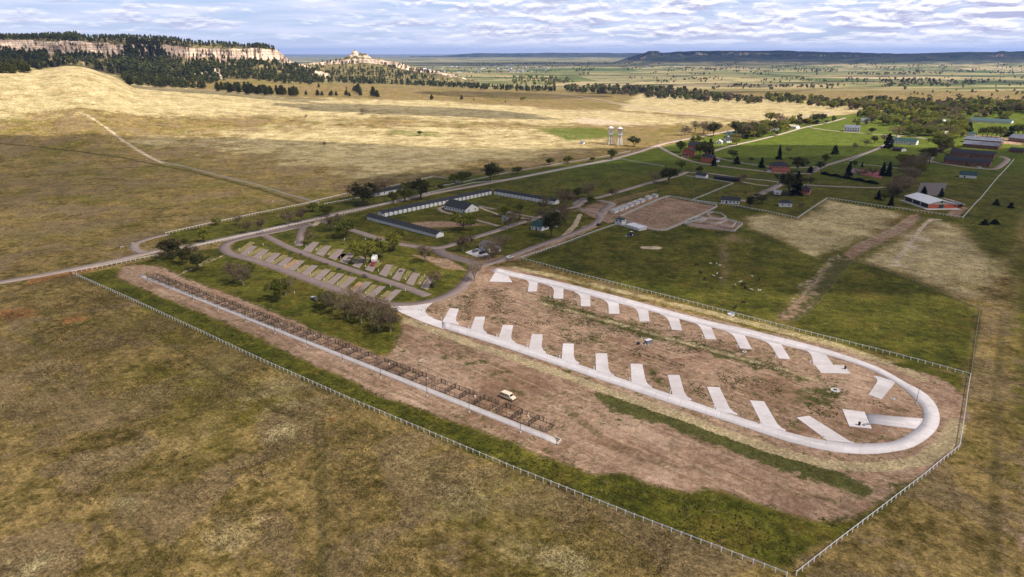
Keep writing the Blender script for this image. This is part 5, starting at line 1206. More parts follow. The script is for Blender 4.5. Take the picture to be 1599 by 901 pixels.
def tractor():
    o = empty('farm_tractor', G(984, 368.5), math.radians(200), 'dark tractor with loader on the pasture below the arena', 'tractor')
    b = MB(); b.box((.9, 0, 1.2), (2.2, .9, .9)); b.box((-.7, 0, 1.0), (1.6, 1.1, .9)); b.build('body', mat('tractor_blue', (.03, .05, .08), .5), o)
    b = MB(); b.box((-.7, 0, 2.1), (1.5, 1.4, 1.4), taper=.85); b.build('cab', GLASS, o); b = MB(); b.box((-.7, 0, 2.87), (1.6, 1.5, .14)); b.build('cab_roof', WHITE, o)
    for x, r_, w_ in ((-1.0, .85, .5), (1.4, .5, .35)):
        for s_ in (-1, 1):
            m_ = MB(); m_.tube((x, s_*.6, r_), (x, s_*(.6+w_), r_), r_, n=16); wl = m_.build('wheel', RUBBER, o); m_ = MB(); m_.tube((x, s_*(.6+w_), r_), (x, s_*(.62+w_), r_), r_*.5, n=10); m_.build('rim', WHITE, wl)
    b = MB(); b.bar((.6, .6, 1.5), (2.6, .6, .5), .12, .2); b.bar((.6, -.6, 1.5), (2.6, -.6, .5), .12, .2); b.build('loader_arm', DARKST, o)
    b = MB(); b.box((3.0, 0, .45), (.7, 2.0, .7), taper=.8); b.build('bucket', STEEL, o)
    b = MB(); b.bar((-2.2, 0, .7), (-5.0, 0, .5), .2, .2); b.box((-4.6, 0, .5), (1.4, 1.6, .4)); b.build('implement', DARKST, o)
tractor()

# ------------------------------------------------------------------ grazing cattle and calves (one continuous body each)
def cow_mesh(nm, m, head_down=True):
    ed = []; P = []; Rr = []
    def pt(p, r, par=None):
        P.append(p); Rr.append(r)
        if par is not None: ed.append((par, len(P)-1))
        return len(P)-1
    hip = pt((-.75, 0, 1.12), .34); bel = pt((-.2, 0, 1.02), .40, hip); che = pt((.45, 0, 1.02), .38, bel); wi = pt((.75, 0, 1.18), .26, che)
    nk = pt((1.1, 0, .95 if head_down else 1.4), .17, wi); hd = pt((1.4, 0, .50 if head_down else 1.5), .14, nk); mz = pt((1.55, 0, .22 if head_down else 1.38), .09, hd)
    for s_ in (-1, 1):
        a = pt((-.80, .20*s_, .78), .17, hip); b = pt((-.90, .22*s_, .48), .085, a); c = pt((-.82, .22*s_, .06), .06, b)
        a = pt((.55, .19*s_, .70), .13, che); b = pt((.57, .20*s_, .38), .07, a); c = pt((.55, .20*s_, .05), .055, b)
        pt((1.38, .24*s_, .62 if head_down else 1.6), .05, hd)
    tl = pt((-1.12, 0, 1.15), .05, hip); pt((-1.2, 0, .6), .03, tl)
    me = bpy.data.meshes.new(nm); me.from_pydata(P, ed, []); o = bpy.data.objects.new(nm, me); COL.objects.link(o)
    md = o.modifiers.new('s', 'SKIN')
    for v_, r_ in zip(me.skin_vertices[0].data, Rr): v_.radius = (r_, r_)
    me.skin_vertices[0].data[0].use_root = True; o.modifiers.new('d', 'SUBSURF').levels = 1
    dg = bpy.context.evaluated_depsgraph_get(); out = bpy.data.meshes.new_from_object(o.evaluated_get(dg)); out.materials.clear(); out.materials.append(m)
    bpy.data.objects.remove(o); out.name = nm; return out
HIDE = mat('dark_hide', (.022, .013, .010), .8, .3, 3); HIDEW = mat('white_hide', (.72, .64, .52), .8, .15, 3)
cows = [cow_mesh('grazing_cow', HIDE), cow_mesh('standing_cow', HIDE, False)]; calves = [cow_mesh('white_calf', HIDEW), cow_mesh('white_calf', HIDEW, False)]
dk = sorted([(345,180),(390,272),(435,340),(875,405),(900,445),(1055,350),(875,615),(790,665)]); wt_ = sorted([(503,165),(572,165),(612,187),(578,280),(542,305),(620,333),(973,308),(832,380),(850,370),(783,408),(968,462),(1045,470),(1066,470)])
for lst, ms, nm, desc, ct, g_, sc in ((dk, cows, 'cow', 'dark cow from the left grazing in the green pasture', 'cow', 'dark cows in the pasture', 1.0), (wt_, calves, 'white_calf', 'small white calf from the left in the green pasture', 'calf', 'white calves in the pasture', .68)):
    for k, (zx, zy) in enumerate(lst):
        o = link(nm, ms[k % 2], None, G(1040+zx/7.268, 390+zy/7.268), (k*2.4) % 6.28); o.scale = (sc,)*3; tag(o, f'{nth(k)} {desc}', ct, g_)
# ------------------------------------------------------------------ campsite furniture
def table_meshes():
    a = MB(); a.box((0, 0, .75), (2.0, .8, .06)); b = MB(); b.box((0, .72, .45), (2.0, .28, .05)); b2 = MB(); b2.box((0, -.72, .45), (2.0, .28, .05)); c = MB()
    for x in (-.7, .7): c.bar((x, -.8, .0), (x, .3, .74), .08, .08); c.bar((x, .8, .0), (x, -.3, .74), .08, .08); c.bar((x+.06, -.85, .4), (x+.06, .85, .4), .06, .06)
    return [('table_top', a.mesh('table_top', DARKST)), ('bench', b.mesh('bench', DARKST)), ('bench', b2.mesh('bench', DARKST)), ('frame', c.mesh('frame', STEEL))]
TM = table_meshes()
TP = [(421,385.5),(454,397),(470,398),(510,413),(530,421.5),(546,427.5),(484,405),(529,421),(494,370.5),(506,377.5),(457,365.5),(535,382),(546,388.5),(569,431),(626,424.5),(645,422),(545,404),(571,433.5),(586,411)]
for k, p in enumerate(sorted(set(TP))):
    o = empty('picnic_table', G(*p), .6+k*.37, f'{nth(k)} dark picnic table from the left among the old campsites', 'picnic table', 'picnic tables of the campground')
    for nm, m_ in TM: link(nm, m_, o)
pb = MB(); pb.box((0, 0, .55), (.32, .26, 1.1)); pb.box((0, 0, 1.14), (.38, .32, .1), taper=.7); PBm = pb.mesh('power_pedestal', WHITE)
pdm = MB(); pdm.box((0, -.14, .8), (.24, .04, .3)); PDm = pdm.mesh('socket_door', GREYR)
PP = [(b[0]-2, b[1]-4) for b in PB]+[(494.5,390),(514,398),(532,404),(552,409.5),(571,417),(591,423.5),(610.5,429.5),(633.5,437),(656,444),(465,412),(460,458),(538,375),(610,448),(633,454.5),(654.5,431.5),(663,431.5),(478,386),(461,379.5),(411,383),(571,374.5)]
for k, p in enumerate(sorted(PP)):
    o = empty('power_pedestal', G(*p), .3, f'{nth(k)} white power pedestal from the left in the old campground', 'power pedestal', 'power pedestals of the old campground'); link('cabinet', PBm, o); link('socket_door', PDm, o)
NP = [(p[0][0]-5, p[0][1]-2) for p in TOPP]+[(p[3][0]-3, p[3][1]-1) for p in BOTP]
for k, p in enumerate(sorted(NP)):
    o = empty('power_pedestal', G(*p), .3, f'{nth(k)} white pedestal from the left beside the new concrete pads', 'power pedestal', 'power pedestals of the concrete loop'); link('cabinet', PBm, o); link('socket_door', PDm, o)
# utility station ringed by white bollards
o = empty('utility_cabinet', G(1012, 536), .5, 'grey utility cabinets ringed by white bollards on the bare ground', 'utility cabinet')
b = MB(); b.box((0, 0, .75), (2.6, 1.3, 1.5)); b.build('cabinet', BLUEG, o); b = MB(); b.box((0, 0, 1.56), (2.8, 1.5, .12)); b.build('lid', METALW, o)
b = MB(); b.box((-4.2, 1.0, .5), (1.0, .8, 1.0)); b.build('meter_box', DARKST, o)
bm_ = MB(); bm_.lathe([(.11, 0), (.11, 1.15), (.07, 1.25), (.01, 1.28)], n=10); BM = bm_.mesh('bollard', WHITE)
for k, (zx, zy) in enumerate(sorted([(450,292),(483,302),(522,305),(557,318),(592,330),(385,332),(418,342),(453,352),(490,362),(527,372)])):
    tag(link('bollard', BM, None, G(940+zx/7.268, 490+zy/7.268)), f'{nth(k)} white bollard from the left round the grey utility cabinets', 'bollard', 'bollards round the utility cabinets')
# manholes, drop boxes, small equipment
def hatch(px, py, lab, r=1.2):
    o = empty('manhole', G(px, py), 0, lab, 'manhole'); b = MB(); b.lathe([(r, -.1), (r, .22), (r*.9, .25), (.01, .26)], n=14); b.build('concrete_ring', CONCB, o); b = MB(); b.lathe([(r*.4, .262), (r*.4, .32), (.01, .33)], n=12); b.build('cover', DARKST, o)
hatch(1304, 609.5, 'pale concrete manhole ring in the weeds inside the loop', 1.6); hatch(1162.5, 549.8, 'small pale manhole by the end of a concrete pad', .9); hatch(1394, 623, 'round manhole inside the curved end of the loop', .8)
o = empty('grill_station', G(1353, 664), .3, 'dark bench and bin on the square concrete platform', 'bench'); b = MB(); b.box((0, 0, .5), (2.6, .7, .12)); b.build('seat', STEEL, o); b = MB(); b.box((-.9, 0, .25), (.12, .6, .45)); b.box((.9, 0, .25), (.12, .6, .45)); b.build('leg', DARKST, o)
o = empty('trash_bin', G(1341.5, 664.5), 0, 'black trash bin on the square concrete platform', 'bin'); b = MB(); b.lathe([(.34, .16), (.38, 1.1), (.40, 1.12)], n=12); b.build('bin_body', DARKST, o); b = MB(); b.lathe([(.4, 1.13), (.36, 1.25), (.01, 1.3)], n=12); b.build('bin_lid', RUBBER, o)
o = empty('trash_bin', G(1319.5, 576.5), 0, 'black trash bin on the stepped concrete pad', 'bin'); b = MB(); b.lathe([(.34, .16), (.38, 1.1), (.40, 1.12)], n=12); b.build('bin_body', DARKST, o); b = MB(); b.lathe([(.4, 1.13), (.36, 1.25), (.01, 1.3)], n=12); b.build('bin_lid', RUBBER, o)
o = empty('water_tank', G(1141.5, 492), 0, 'pale stock tank with pipes under the white rail fence', 'stock tank'); b = MB(); b.lathe([(1.5, 0), (1.55, .7), (1.45, .7), (1.4, .1)], n=18); b.build('tank', METALW, o); b = MB(); b.bar((-1.2, .6, .8), (2.4, .6, .8), .12, .12); b.tube((2.2, .6, 0), (2.2, .6, 2.6), .09, n=6); b.build('pipe', STEEL, o)
# loading ramp frame at the end of the walkway
P0 = G(866, 683); P1 = G(876, 687.5); P2 = G(870, 695); o = empty('concrete_ramp', P0, 0, 'pale concrete ramp frame at the right end of the walkway', 'ramp'); b = MB()
b.bar(Vector((0, 0, .2)), P1-P0+Vector((0, 0, .3)), .3, .5); b.bar(P1-P0+Vector((0, 0, .3)), P2-P0+Vector((0, 0, .3)), .3, .5); b.build('curb', CONCB, o)
for k, (px, py, lab) in enumerate([(206,382,'pair of low white gate posts on the prairie beside the turnout'),(188.5,388.5,'lone white marker post beside the pale road'),(229,249.8,'white arched marker at the meeting of the dark tracks'),(428,316,'small white marker on the prairie below the long lane')]):
    o = empty('marker_gate', G(px, py), k, lab, 'marker'); b = MB(); b.box((0, 0, .6), (.15, .15, 1.2)); b.box((1.6, 0, .6), (.15, .15, 1.2)); b.build('post', WHITE, o); b = MB(); b.bar((0, 0, 1.1), (1.6, 0, 1.1), .05, .3); b.build('rail', WHITE, o)
for k, (px, py, s_) in enumerate([(657,563,1.6),(662,560,1.2),(285,505,.8),(290,500,1.0),(1075,822,.7),(1068,806,.6)]):
    if k < 2: slab('pallet_slab', [(px-4, py+1), (px+2, py-3), (px+5, py-2), (px-1, py+2.5)], .1+k*.01, mat('pale_boards', (.5, .42, .3), .9)) if k == 0 else None
# power line poles on the pasture
def upole(px, py, lab, h=8):
    o = empty('utility_pole', G(px, py), .4, lab, 'utility pole'); b = MB(); b.tube((0, 0, 0), (0, 0, h), .14, .1, 8); b.build('pole', WOODG, o); b = MB(); b.bar((-.9, 0, h-.5), (.9, 0, h-.5), .1, .12); b.build('crossarm', WOODG, o)
upole(1083, 309, 'thin utility pole behind the far edge of the riding arena', 9); upole(1091, 338, 'utility pole at the corral corner of the arena', 9); upole(1025, 308, 'utility pole beside the last stall shelter', 7); upole(1388, 268, 'pale flagpole below the two dark conifers', 8)
# hedge
hd = MB(); A_, B_ = G(1298, 274), G(1371, 288)

# ================================================================== TREES
def foliage(name, c1, c2, tr=.25, ov=.18): return mat(name, c1, .75, .3, .35, col2=c2, obj_var=ov, transl=tr, spec=.15)
LEAF = {'bare': foliage('budding_twigs', (.22, .165, .085), (.11, .078, .042)), 'spring': foliage('spring_leaves', (.30, .29, .045), (.15, .165, .025), .35),
        'green': foliage('green_leaves', (.19, .20, .036), (.085, .10, .018), .35), 'dark': foliage('dark_leaves', (.115, .108, .034), (.045, .050, .016)),
        'pale': foliage('pale_buds', (.30, .22, .12), (.16, .11, .06)), 'spruce': foliage('spruce_needles', (.018, .030, .014), (.006, .012, .006), .1), 'pine': foliage('pine_needles', (.088, .088, .022), (.032, .038, .010), .1, .25)}
BARK = mat('bark', (.11, .082, .062), .9, .35, 2.5); BARKP = mat('pale_bark', (.24, .19, .15), .9, .3, 2.5); PBARK = mat('pine_bark', (.09, .052, .035), .9, .35, 2.5)
def quads(P, size, rng, flat=0):
    n = len(P); a = rng.normal(size=(n, 3)); a /= np.linalg.norm(a, axis=1)[:, None]; b = rng.normal(size=(n, 3)); b -= (a*b).sum(1)[:, None]*a; b /= np.linalg.norm(b, axis=1)[:, None]
    s = (size*(.6+.8*rng.random(n)))[:, None]
    V = np.stack([P-a*s*.5-b*s*.35, P+a*s*.5-b*s*.35, P+a*s*.5+b*s*.35, P-a*s*.5+b*s*.35], 1).reshape(-1, 3)
    return V, np.arange(n*4).reshape(n, 4)
def deciduous(seed, kind, spread=.5, nleaf=2600, lsize=.40, trunk_h=.22, clumps=36):
    """a 10 m tree: trunk with limbs and twigs, and a crown of leaf clumps round the twig ends"""
    r = random.Random(seed); rng = np.random.default_rng(seed); mb = MB(); tips = []
    def grow(p, d, L, rad_, lv):
        q = p+d*L; mid = p.lerp(q, .5)+Vector((r.uniform(-1, 1), r.uniform(-1, 1), 0))*L*.06
        mb.tube(p, mid, rad_, rad_*.8, 5 if lv else 8, False); mb.tube(mid, q, rad_*.8, rad_*.6, 5 if lv else 8, False)
        if lv >= 3: tips.append(q); return
        n = (5, 4, 3)[lv]
        for k in range(n):
            an = 2*math.pi*(k+r.random()*.7)/n; tilt = (.75, .7, .7)[lv]*(.55+.6*r.random())
            e = d.orthogonal().normalized(); g = d.cross(e); nd = (d*math.cos(tilt)+(e*math.cos(an)+g*math.sin(an))*math.sin(tilt)); nd.z += .12; nd.normalize()
            grow(mid.lerp(q, .3+.7*r.random()) if k else q, nd, L*(.78 if lv else 1.15)*(.75+.4*r.random()), rad_*.5, lv+1)
            if lv == 2: tips.append(mid)
    grow(Vector((0, 0, -.3)), Vector((r.uniform(-.1, .1), r.uniform(-.1, .1), 1)).normalized(), 10*trunk_h+.3, .32, 0)
    T = np.array([tuple(q) for q in tips]); sc = 9.4/max(T[:, 2].max(), 1); R_ = np.percentile(np.hypot(T[:, 0], T[:, 1]), 90); sxy = spread*10/R_
    T = T*[sxy, sxy, sc]; mb.v = [(v[0]*sxy, v[1]*sxy, v[2]*sc) if v[2] > 1.5 else (v[0], v[1], v[2]*sc) for v in mb.v]
    pick = T[rng.choice(len(T), min(clumps, len(T)), replace=False)]
    w_ = rng.random(len(pick))+.3; ci = rng.choice(len(pick), nleaf, p=w_/w_.sum()); off = rng.normal(size=(nleaf, 3))*(.62, .62, .45)*(.6+.8*rng.random(len(pick)))[ci][:, None]
    P = pick[ci]+off; P[:, 2] = np.maximum(P[:, 2], 1.2)
    V, F = quads(P, lsize, rng)
    tm = mb.mesh('trunk', BARKP if kind in ('bare', 'pale') else BARK)
    return tm, np_mesh('crown', V, F, LEAF[kind])
def conifer(seed, kind='spruce', wid=.26, n=2200, bottom=.06, taper=1.0):
    rng = np.random.default_rng(seed); mb = MB(); mb.tube((0, 0, -.3), (0, 0, 9.4), .22, .04, 7)
    lay = 15; P = []
    for k in range(lay):
        zc = 10*(bottom+(1-bottom)*(k+.5)/lay); R_ = wid*10*((1-(k+.3)/lay)**taper)*(.75+.5*rng.random())+.12
        nb = 7
        for j in range(nb):
            an = rng.random()*6.28; rr_ = R_*(.7+.5*rng.random()); m_ = max(6, int(n*rr_/(lay*nb*wid*5)))
            s_ = np.sqrt(rng.random(m_)); q = np.stack([np.cos(an)*rr_*s_, np.sin(an)*rr_*s_, zc-.35*rr_*s_+rng.normal(size=m_)*.16], 1)+rng.normal(size=(m_, 3))*(.18, .18, .1)
            P.append(q)
    V, F = quads(np.concatenate(P), .42, rng); return mb.mesh('trunk', PBARK), np_mesh('crown', V, F, LEAF[kind])
def pine(seed, n=1500):
    """ponderosa: bare lower trunk, ragged rounded-cone crown of clumps"""
    rng = np.random.default_rng(seed); mb = MB(); mb.tube((0, 0, -.5), (0, 0, 9.2), .24, .05, 6); P = []
    for k in range(17):
        h = .16+.82*(k+.5)/17; R_ = 2.5*math.sin(min(1, (1.05-h)*1.25)*math.pi/2)*(.65+.5*rng.random()); an = rng.random()*6.28
        for j in range(3):
            a = an+j*2.1+rng.random()*.8; q = (np.cos(a)*R_*.62, np.sin(a)*R_*.62, h*10); mb.tube((0, 0, h*10-.3), q, .07, .03, 4, False)
            m_ = n//51; P.append(np.array(q)+rng.normal(size=(m_, 3))*(R_*.30+.15, R_*.30+.15, .38))
    V, F = quads(np.concatenate(P), .55, rng); return mb.mesh('trunk', PBARK), np_mesh('crown', V, F, LEAF['pine'])
VAR = {}
for k in ('spring', 'green', 'dark'): VAR[k] = [deciduous(s, k, .40+.05*(s % 3), 3000, .42) for s in (1, 2, 3)]
VAR['bare'] = [deciduous(s, 'bare', .46, 2200, .27, clumps=60) for s in (4, 5, 6)]
VAR['pale'] = [deciduous(s, 'pale', .42, 1500, .26, clumps=60) for s in (7, 8)]
VAR['spruce'] = [conifer(s) for s in (9, 10)]; VAR['round'] = [conifer(11, 'spruce', .36, 2600, .08, .55), conifer(12, 'spruce', .42, 2600, .06, .5)]
VAR['pine'] = [pine(s) for s in (13, 14, 15, 16)]
def tree(name, kind, p, h, label, group, wide=1.0, rnd=random):
    tr, cr = rnd.choice(VAR[kind]); o = empty(name, p, rnd.uniform(0, 6.28), label, 'tree', group)
    s_ = h/10; o.scale = (s_*wide*rnd.uniform(.9, 1.1), s_*wide*rnd.uniform(.9, 1.1), s_)
    link('trunk', tr, o); link('crown', cr, o); return o
NAMES = {'bare': 'budding_tree', 'pale': 'budding_tree', 'spring': 'leafy_tree', 'green': 'leafy_tree', 'dark': 'leafy_tree', 'spruce': 'spruce_tree', 'round': 'juniper_tree', 'pine': 'pine_tree'}
DESC = {'bare': 'brown budding tree', 'pale': 'pale leafless tree', 'spring': 'yellow green tree', 'green': 'green leafy tree', 'dark': 'dark leafy tree', 'spruce': 'dark pointed spruce', 'round': 'dark round evergreen', 'pine': 'dark pine'}
# hand placed: (x, y of the foot, height in photo pixels, kind, width factor)
HT = {
 'near the left end of the horse pens': [(268,404,32,'dark',1.25),(286,412,27,'dark',1.1),(262,398,24,'bare',1.2),(309,423,28,'dark',1.0),(300,404,24,'bare',1)],
 'on the grass between the pens and the old campsites': [(368,441,34,'bare',1.2),(380,446,30,'bare',1.0),(436,468,34,'green',1.0),(446,462,30,'bare',1.0),(385,434,24,'green',1)],
 'in the bare grove above the middle pens': [(520,487,34,'bare',1.2),(543,498,36,'bare',1.1),(565,505,36,'bare',1.1),(556,480,34,'pale',1.1),(580,496,36,'bare',1.1),(592,517,40,'bare',1.15),(610,519,37,'bare',1.1),(604,503,36,'bare',1.1),(512,480,26,'green',1.2)],
 'among the old campsites': [(572,411,38,'spring',.9),(598,402,28,'spring',1.0),(589,396,26,'green',.9),(481,380,22,'bare',1.0),(678,448,26,'bare',1.1),(664,409,28,'bare',.9),(556,398,18,'green',.8)],
 'along the road above the old campsites': [(410,362,24,'bare',1),(451,352,24,'bare',1),(472,347,24,'bare',1),(519,361,26,'bare',1.1),(542,371,30,'green',1.2),(513,338,18,'green',1.2),(388,364,20,'bare',1),(319,378,22,'spring',1),(372,352,16,'bare',1),(488,330,14,'green',1.2),(337,352,12,'spring',1.3)],
 'below the horseshoe of stables': [(615,392,30,'spring',1.1),(622,381,22,'green',1.0),(722,360,30,'spring',1.25),(736,352,22,'spring',1.1),(788,338,18,'spring',1.6),(723,393,26,'bare',1.0),(735,386,20,'bare',1),(812,333,16,'green',1.4)],
 'round the small camp office': [(763,405,34,'pale',1.1),(780,392,26,'pale',1.3),(741,439,32,'pale',.9),(794,358,24,'bare',.8),(808,353,22,'bare',.8),(771,402,22,'bare',1)],
 'across the road by the low shed': [(566,321,34,'dark',1.25),(553,312,24,'bare',1.0),(592,308,18,'bare',1),(598,300,16,'bare',1.2),(614,317,18,'green',1.2),(632,315,22,'green',1.2),(657,311,32,'dark',1.25),(643,300,18,'green',1.3),(689,297,10,'dark',1)],
 'along the road toward the water towers': [(710,288,18,'spring',1.1),(722,287,20,'green',1.1),(731,281,14,'spring',1.2),(766,284,30,'dark',1.15),(778,276,16,'bare',1),(808,272,12,'green',1.3),(858,258,12,'green',1.4),(886,255,12,'green',1.2),(955,249,16,'green',1.2),(990,229,16,'dark',1.2),(925,253,8,'green',1.2)],
 'in the green pasture above the gravel lanes': [(919,312,30,'pale',1.1),(902,310,18,'green',1.2),(880,317,24,'bare',1.0),(886,324,26,'bare',1.2),(1021,289,22,'pale',1.0),(1044,287,26,'dark',1.2),(957,309,16,'bare',1),(922,318,12,'green',1.6),(850,331,24,'bare',.9),(1064,265,14,'green',1.1),(1092,271,12,'dark',.9)],
 'beside the ranch house': [(861,370,42,'dark',.95),(872,353,30,'bare',1.1),(845,343,18,'bare',1),(824,352,14,'bare',.9),(880,338,20,'bare',1.1)],
 'by the officers quarters': [(1062,238,18,'green',1.2),(1101,247,36,'dark',1.0),(1108,244,26,'spruce',1.2),(1093,243,20,'green',1.0),(1085,225,14,'green',1.3),(1115,259,13,'round',1.0),(1150,256,12,'round',1.1),(1189,262,16,'spruce',1.3),(1216,249,22,'spruce',.9),(1244,268,24,'dark',1.0),(1230,240,10,'bare',1),(1146,248,14,'green',1),(1281,266,14,'dark',1.4),(1265,270,10,'round',1.6),(1288,256,16,'green',1)],
 'along the lane behind the quarters': [(1069,212,16,'bare',1),(1076,210,12,'pale',1),(1085,207,18,'bare',1),(1098,210,20,'bare',1.1),(1105,209,20,'bare',1.0),(1114,213,22,'dark',.9),(1118,204,14,'bare',1),(1148,209,20,'dark',1.1),(1158,215,26,'dark',1.4),(1166,216,28,'bare',1.3),(1172,213,22,'dark',1.4),(1181,212,20,'green',1.5),(1190,214,14,'dark',1.2),(1195,210,14,'pale',1.4),(1205,208,18,'dark',1.2),(1150,226,12,'spring',1.2),(1214,212,10,'green',1.3),(1203,191,16,'spring',1.3),(1215,193,16,'bare',1.2),(1225,195,14,'pale',1.2),(1234,198,14,'spring',1.0),(1219,206,12,'spring',1.2),(1190,200,12,'bare',1.1),(1243,196,10,'bare',1)],
 'beside the lone maroon barn': [(1278,193,16,'dark',1.4),(1283,190,12,'green',1.2),(1264,195,10,'spring',1.2),(1291,193,6,'green',1.4)],
 'on the parade field': [(1303.5,241,14,'round',1.0),(1334,235,12,'bare',1.0),(1352,229,12,'bare',1.1),(1365,224,12,'dark',1.1),(1245,255,8,'bare',1)],
 'round the long white barracks': [(1387,231,22,'round',1.1),(1400,214,16,'bare',1.3),(1361,209,10,'dark',1),(1411,235,5,'round',1.2),(1380,222,12,'bare',1)],
 'by the hedge and tennis court': [(1325,274,22,'spruce',1.1),(1346,261,8,'spruce',1.1),(1378,274,20,'spruce',1.1),(1387,275,22,'spruce',1.1),(1344,279,16,'bare',1.3),(1361,275,14,'bare',1.2),(1424,252,10,'round',1.4),(1334,262,12,'green',1)],
 'left of the white roofed barn': [(1371,311,14,'spruce',1.3),(1380,313,13,'green',1.1),(1391,321,16,'spruce',1.2),(1397,308,28,'pale',1.1),(1403,306,34,'bare',1.0),(1410,300,28,'pale',1.0),(1418,290,24,'bare',1),(1425,284,24,'pale',1.1),(1433,272,26,'bare',1.0),(1440,262,24,'pale',.9),(1395,308,14,'dark',1.2),(1415,278,20,'pale',1.1),(1389,300,14,'spring',1.1)],
 'behind the white roofed barn': [(1442,303,12,'spruce',1.8),(1469,307,13,'spruce',1.4),(1500,325,6,'dark',1.4)],
 'by the brick bungalow and crossroads': [(1231,304,36,'dark',1.2),(1243,305,36,'spruce',1.0),(1237,304,28,'spring',.6),(1190,319,16,'dark',1.3),(1171,325,20,'dark',1.0),(1164,306,8,'bare',1),(1160,284,12,'bare',1.2),(1250,325,9,'bare',1.4),(1172,253,8,'green',1)],
 'left of the brick cavalry stables': [(1451,257,28,'dark',.9),(1472,238,28,'green',1.3),(1465,244,14,'bare',1),(1490,237,10,'spring',1.4)],
 'in the field right of the long straight fence': [(1537,351,9,'round',2.2),(1553,350,8,'round',2.0),(1555,320,9,'round',1.4),(1578,325,9,'round',1.4)],
 'alone on the open prairie': [(507,230,9,'bare',.9),(655,212,8,'green',1.1),(817,158,7,'spring',1.2),(566,178,9,'bare',1.6),(478,184,5,'bare',1),(1155,199,5,'bare',1)],
 'beside the big lawn behind the stables': [(1513,205,14,'round',1),(1534,214,16,'green',.8),(1541,214,17,'green',.8),(1548,214,17,'green',.9),(1555,215,17,'green',.9),(1562,215,17,'green',.8),(1576,213,16,'round',1.0),(1589,213,20,'green',1.0),(1596,212,18,'spring',1.0),(1565,190,9,'dark',1.3),(1526,186,8,'bare',1.4)],
}
rt = random.Random(21)
for phrase, lst in HT.items():
    cn = {}
    for (px, py, hp, kind, wd) in sorted(lst):
        p = G(px, py); h = hp/pxm(p)/.97
        n_same = sum(1 for q in lst if DESC[q[3]] == DESC[kind]); k = cn.get(kind, 0); cn[kind] = k+1
        lb = (f'{nth(k)} {DESC[kind]} from the left ' if n_same > 1 else f'only {DESC[kind]} ')+phrase
        wds = lb.split(); lb = ' '.join(wds[:16])
        tree(NAMES[kind], kind, p, min(h, 20), lb, 'trees '+phrase, wd, rt)
# pines on the grass hill, each on its own
HP = [(583,152,15),(589,153,11),(560,146,14),(556,143,9),(563,150,9),(553,143,8),(541,150,9),(546,151,6),(518,150,8),(525,150,7),(515,150,6),(496,150,9),(503,150,7),(478,149,7),(498,137,6),(541,139,3),(674,156,8),(721,156,7),(740,157,3),(789,160,3)]
rows = sorted(HP)
for k, (px, py, hp) in enumerate(rows):
    p = G(px, py); tree('pine_tree', 'pine', p, hp/pxm(p)*1.05, f'{nth(k)} pine from the left scattered on the sunlit grass hill', 'scattered pines on the grass hill', 1.25, rt)
# ---- many trees of woods and river belts: the largest in view as trees of their own, the rest as one wood each
def inpoly(x, y, P):
    c = False
    for k in range(len(P)):
        a, b = P[k], P[(k+1) % len(P)]
        if (a[1] > y) != (b[1] > y) and x < (b[0]-a[0])*(y-a[1])/(b[1]-a[1])+a[0]: c = not c
    return c
def scatter(P, n, r, dens=None):
    xs = [p[0] for p in P]; ys = [p[1] for p in P]; out = []; tries = 0
    while len(out) < n and tries < n*30:
        tries += 1; x, y = r.uniform(min(xs), max(xs)), r.uniform(min(ys), max(ys))
        if inpoly(x, y, P) and (dens is None or r.random() < dens(x, y)):
            p = G(x, y)
            if p: out.append((p, x, y))
    return out
def wood(name, items, kind, label, leafn=34):
    """far trees too many to tell apart, as one wood: every one still a stem with a clumpy crown"""
    rng = np.random.default_rng(len(items)+3); VS = []; tb_ = MB()
    for p, h in items:
        wd = h*.20 if kind in ('pine', 'spruce') else h*.42
        zz_ = rng.random(leafn)
        if kind == 'pine': rad_ = wd*np.sin(np.clip((1.08-zz_)*1.3, 0, 1)*1.57)*1.15; q = zz_*h*.84+h*.16
        else: rad_ = wd*np.sqrt(np.clip(1-(zz_*1.7-.75)**2, .05, 1)); q = zz_*h*.8+h*.2
        an = rng.random(leafn)*6.28; rr_ = rad_*(.35+.65*rng.random(leafn))
        VS.append((np.stack([p.x+np.cos(an)*rr_, p.y+np.sin(an)*rr_, p.z+q], 1), np.full(leafn, h*.24)))
        tb_.tube((p.x, p.y, p.z-1), (p.x, p.y, p.z+h*.5), h*.022, h*.015, 3, False)
    P = np.concatenate([v[0] for v in VS]); sz = np.concatenate([v[1] for v in VS]); V, F = quads(P, sz, rng)
    me = np_mesh(name, V, F, LEAF[kind]); o = tag(link(name, me), label, 'wood', kind='stuff')
    return o
rp = random.Random(99)
pines = []
def addp(P, n, hlo, hhi, dens=None):
    for p, x, y in scatter(P, n, rp, dens): pines.append((p, rp.uniform(hlo, hhi), x, y))
gap = lambda x, y: .25+.75*(float(fbm(x/16., y/7., 3, 5)) > -.06)
addp([(-30,95),(40,98),(45,114),(0,115),(-30,114)], 90, 13, 18)                        # dark trees, far left
addp([(-30,80),(120,86),(200,92),(200,119),(160,112),(130,103),(100,102),(60,109),(-30,104)], 420, 12, 17, gap)
addp([(200,90),(285,96),(280,120),(255,122),(300,136),(400,144),(340,140),(250,137),(197,133),(190,120),(180,108)], 560, 13, 18)
addp([(285,98),(345,98),(420,96),(470,104),(500,120),(485,133),(440,131),(400,126),(340,121),(360,128),(300,134),(270,122),(282,112),(284,104)], 700, 12, 17, gap)
addp([(0,78),(450,92),(440,100),(0,86)], 90, 9, 13, lambda x, y: .6)
addp([(0,66),(440,78),(440,90),(0,80)], 90, 6, 10, lambda x, y: .5 if x > 110 else .25)       # on the ledges
addp([(-20,54),(60,53),(110,51),(230,54),(350,66),(440,74),(400,75),(300,66),(200,60),(100,60),(-20,61)], 620, 9, 13)
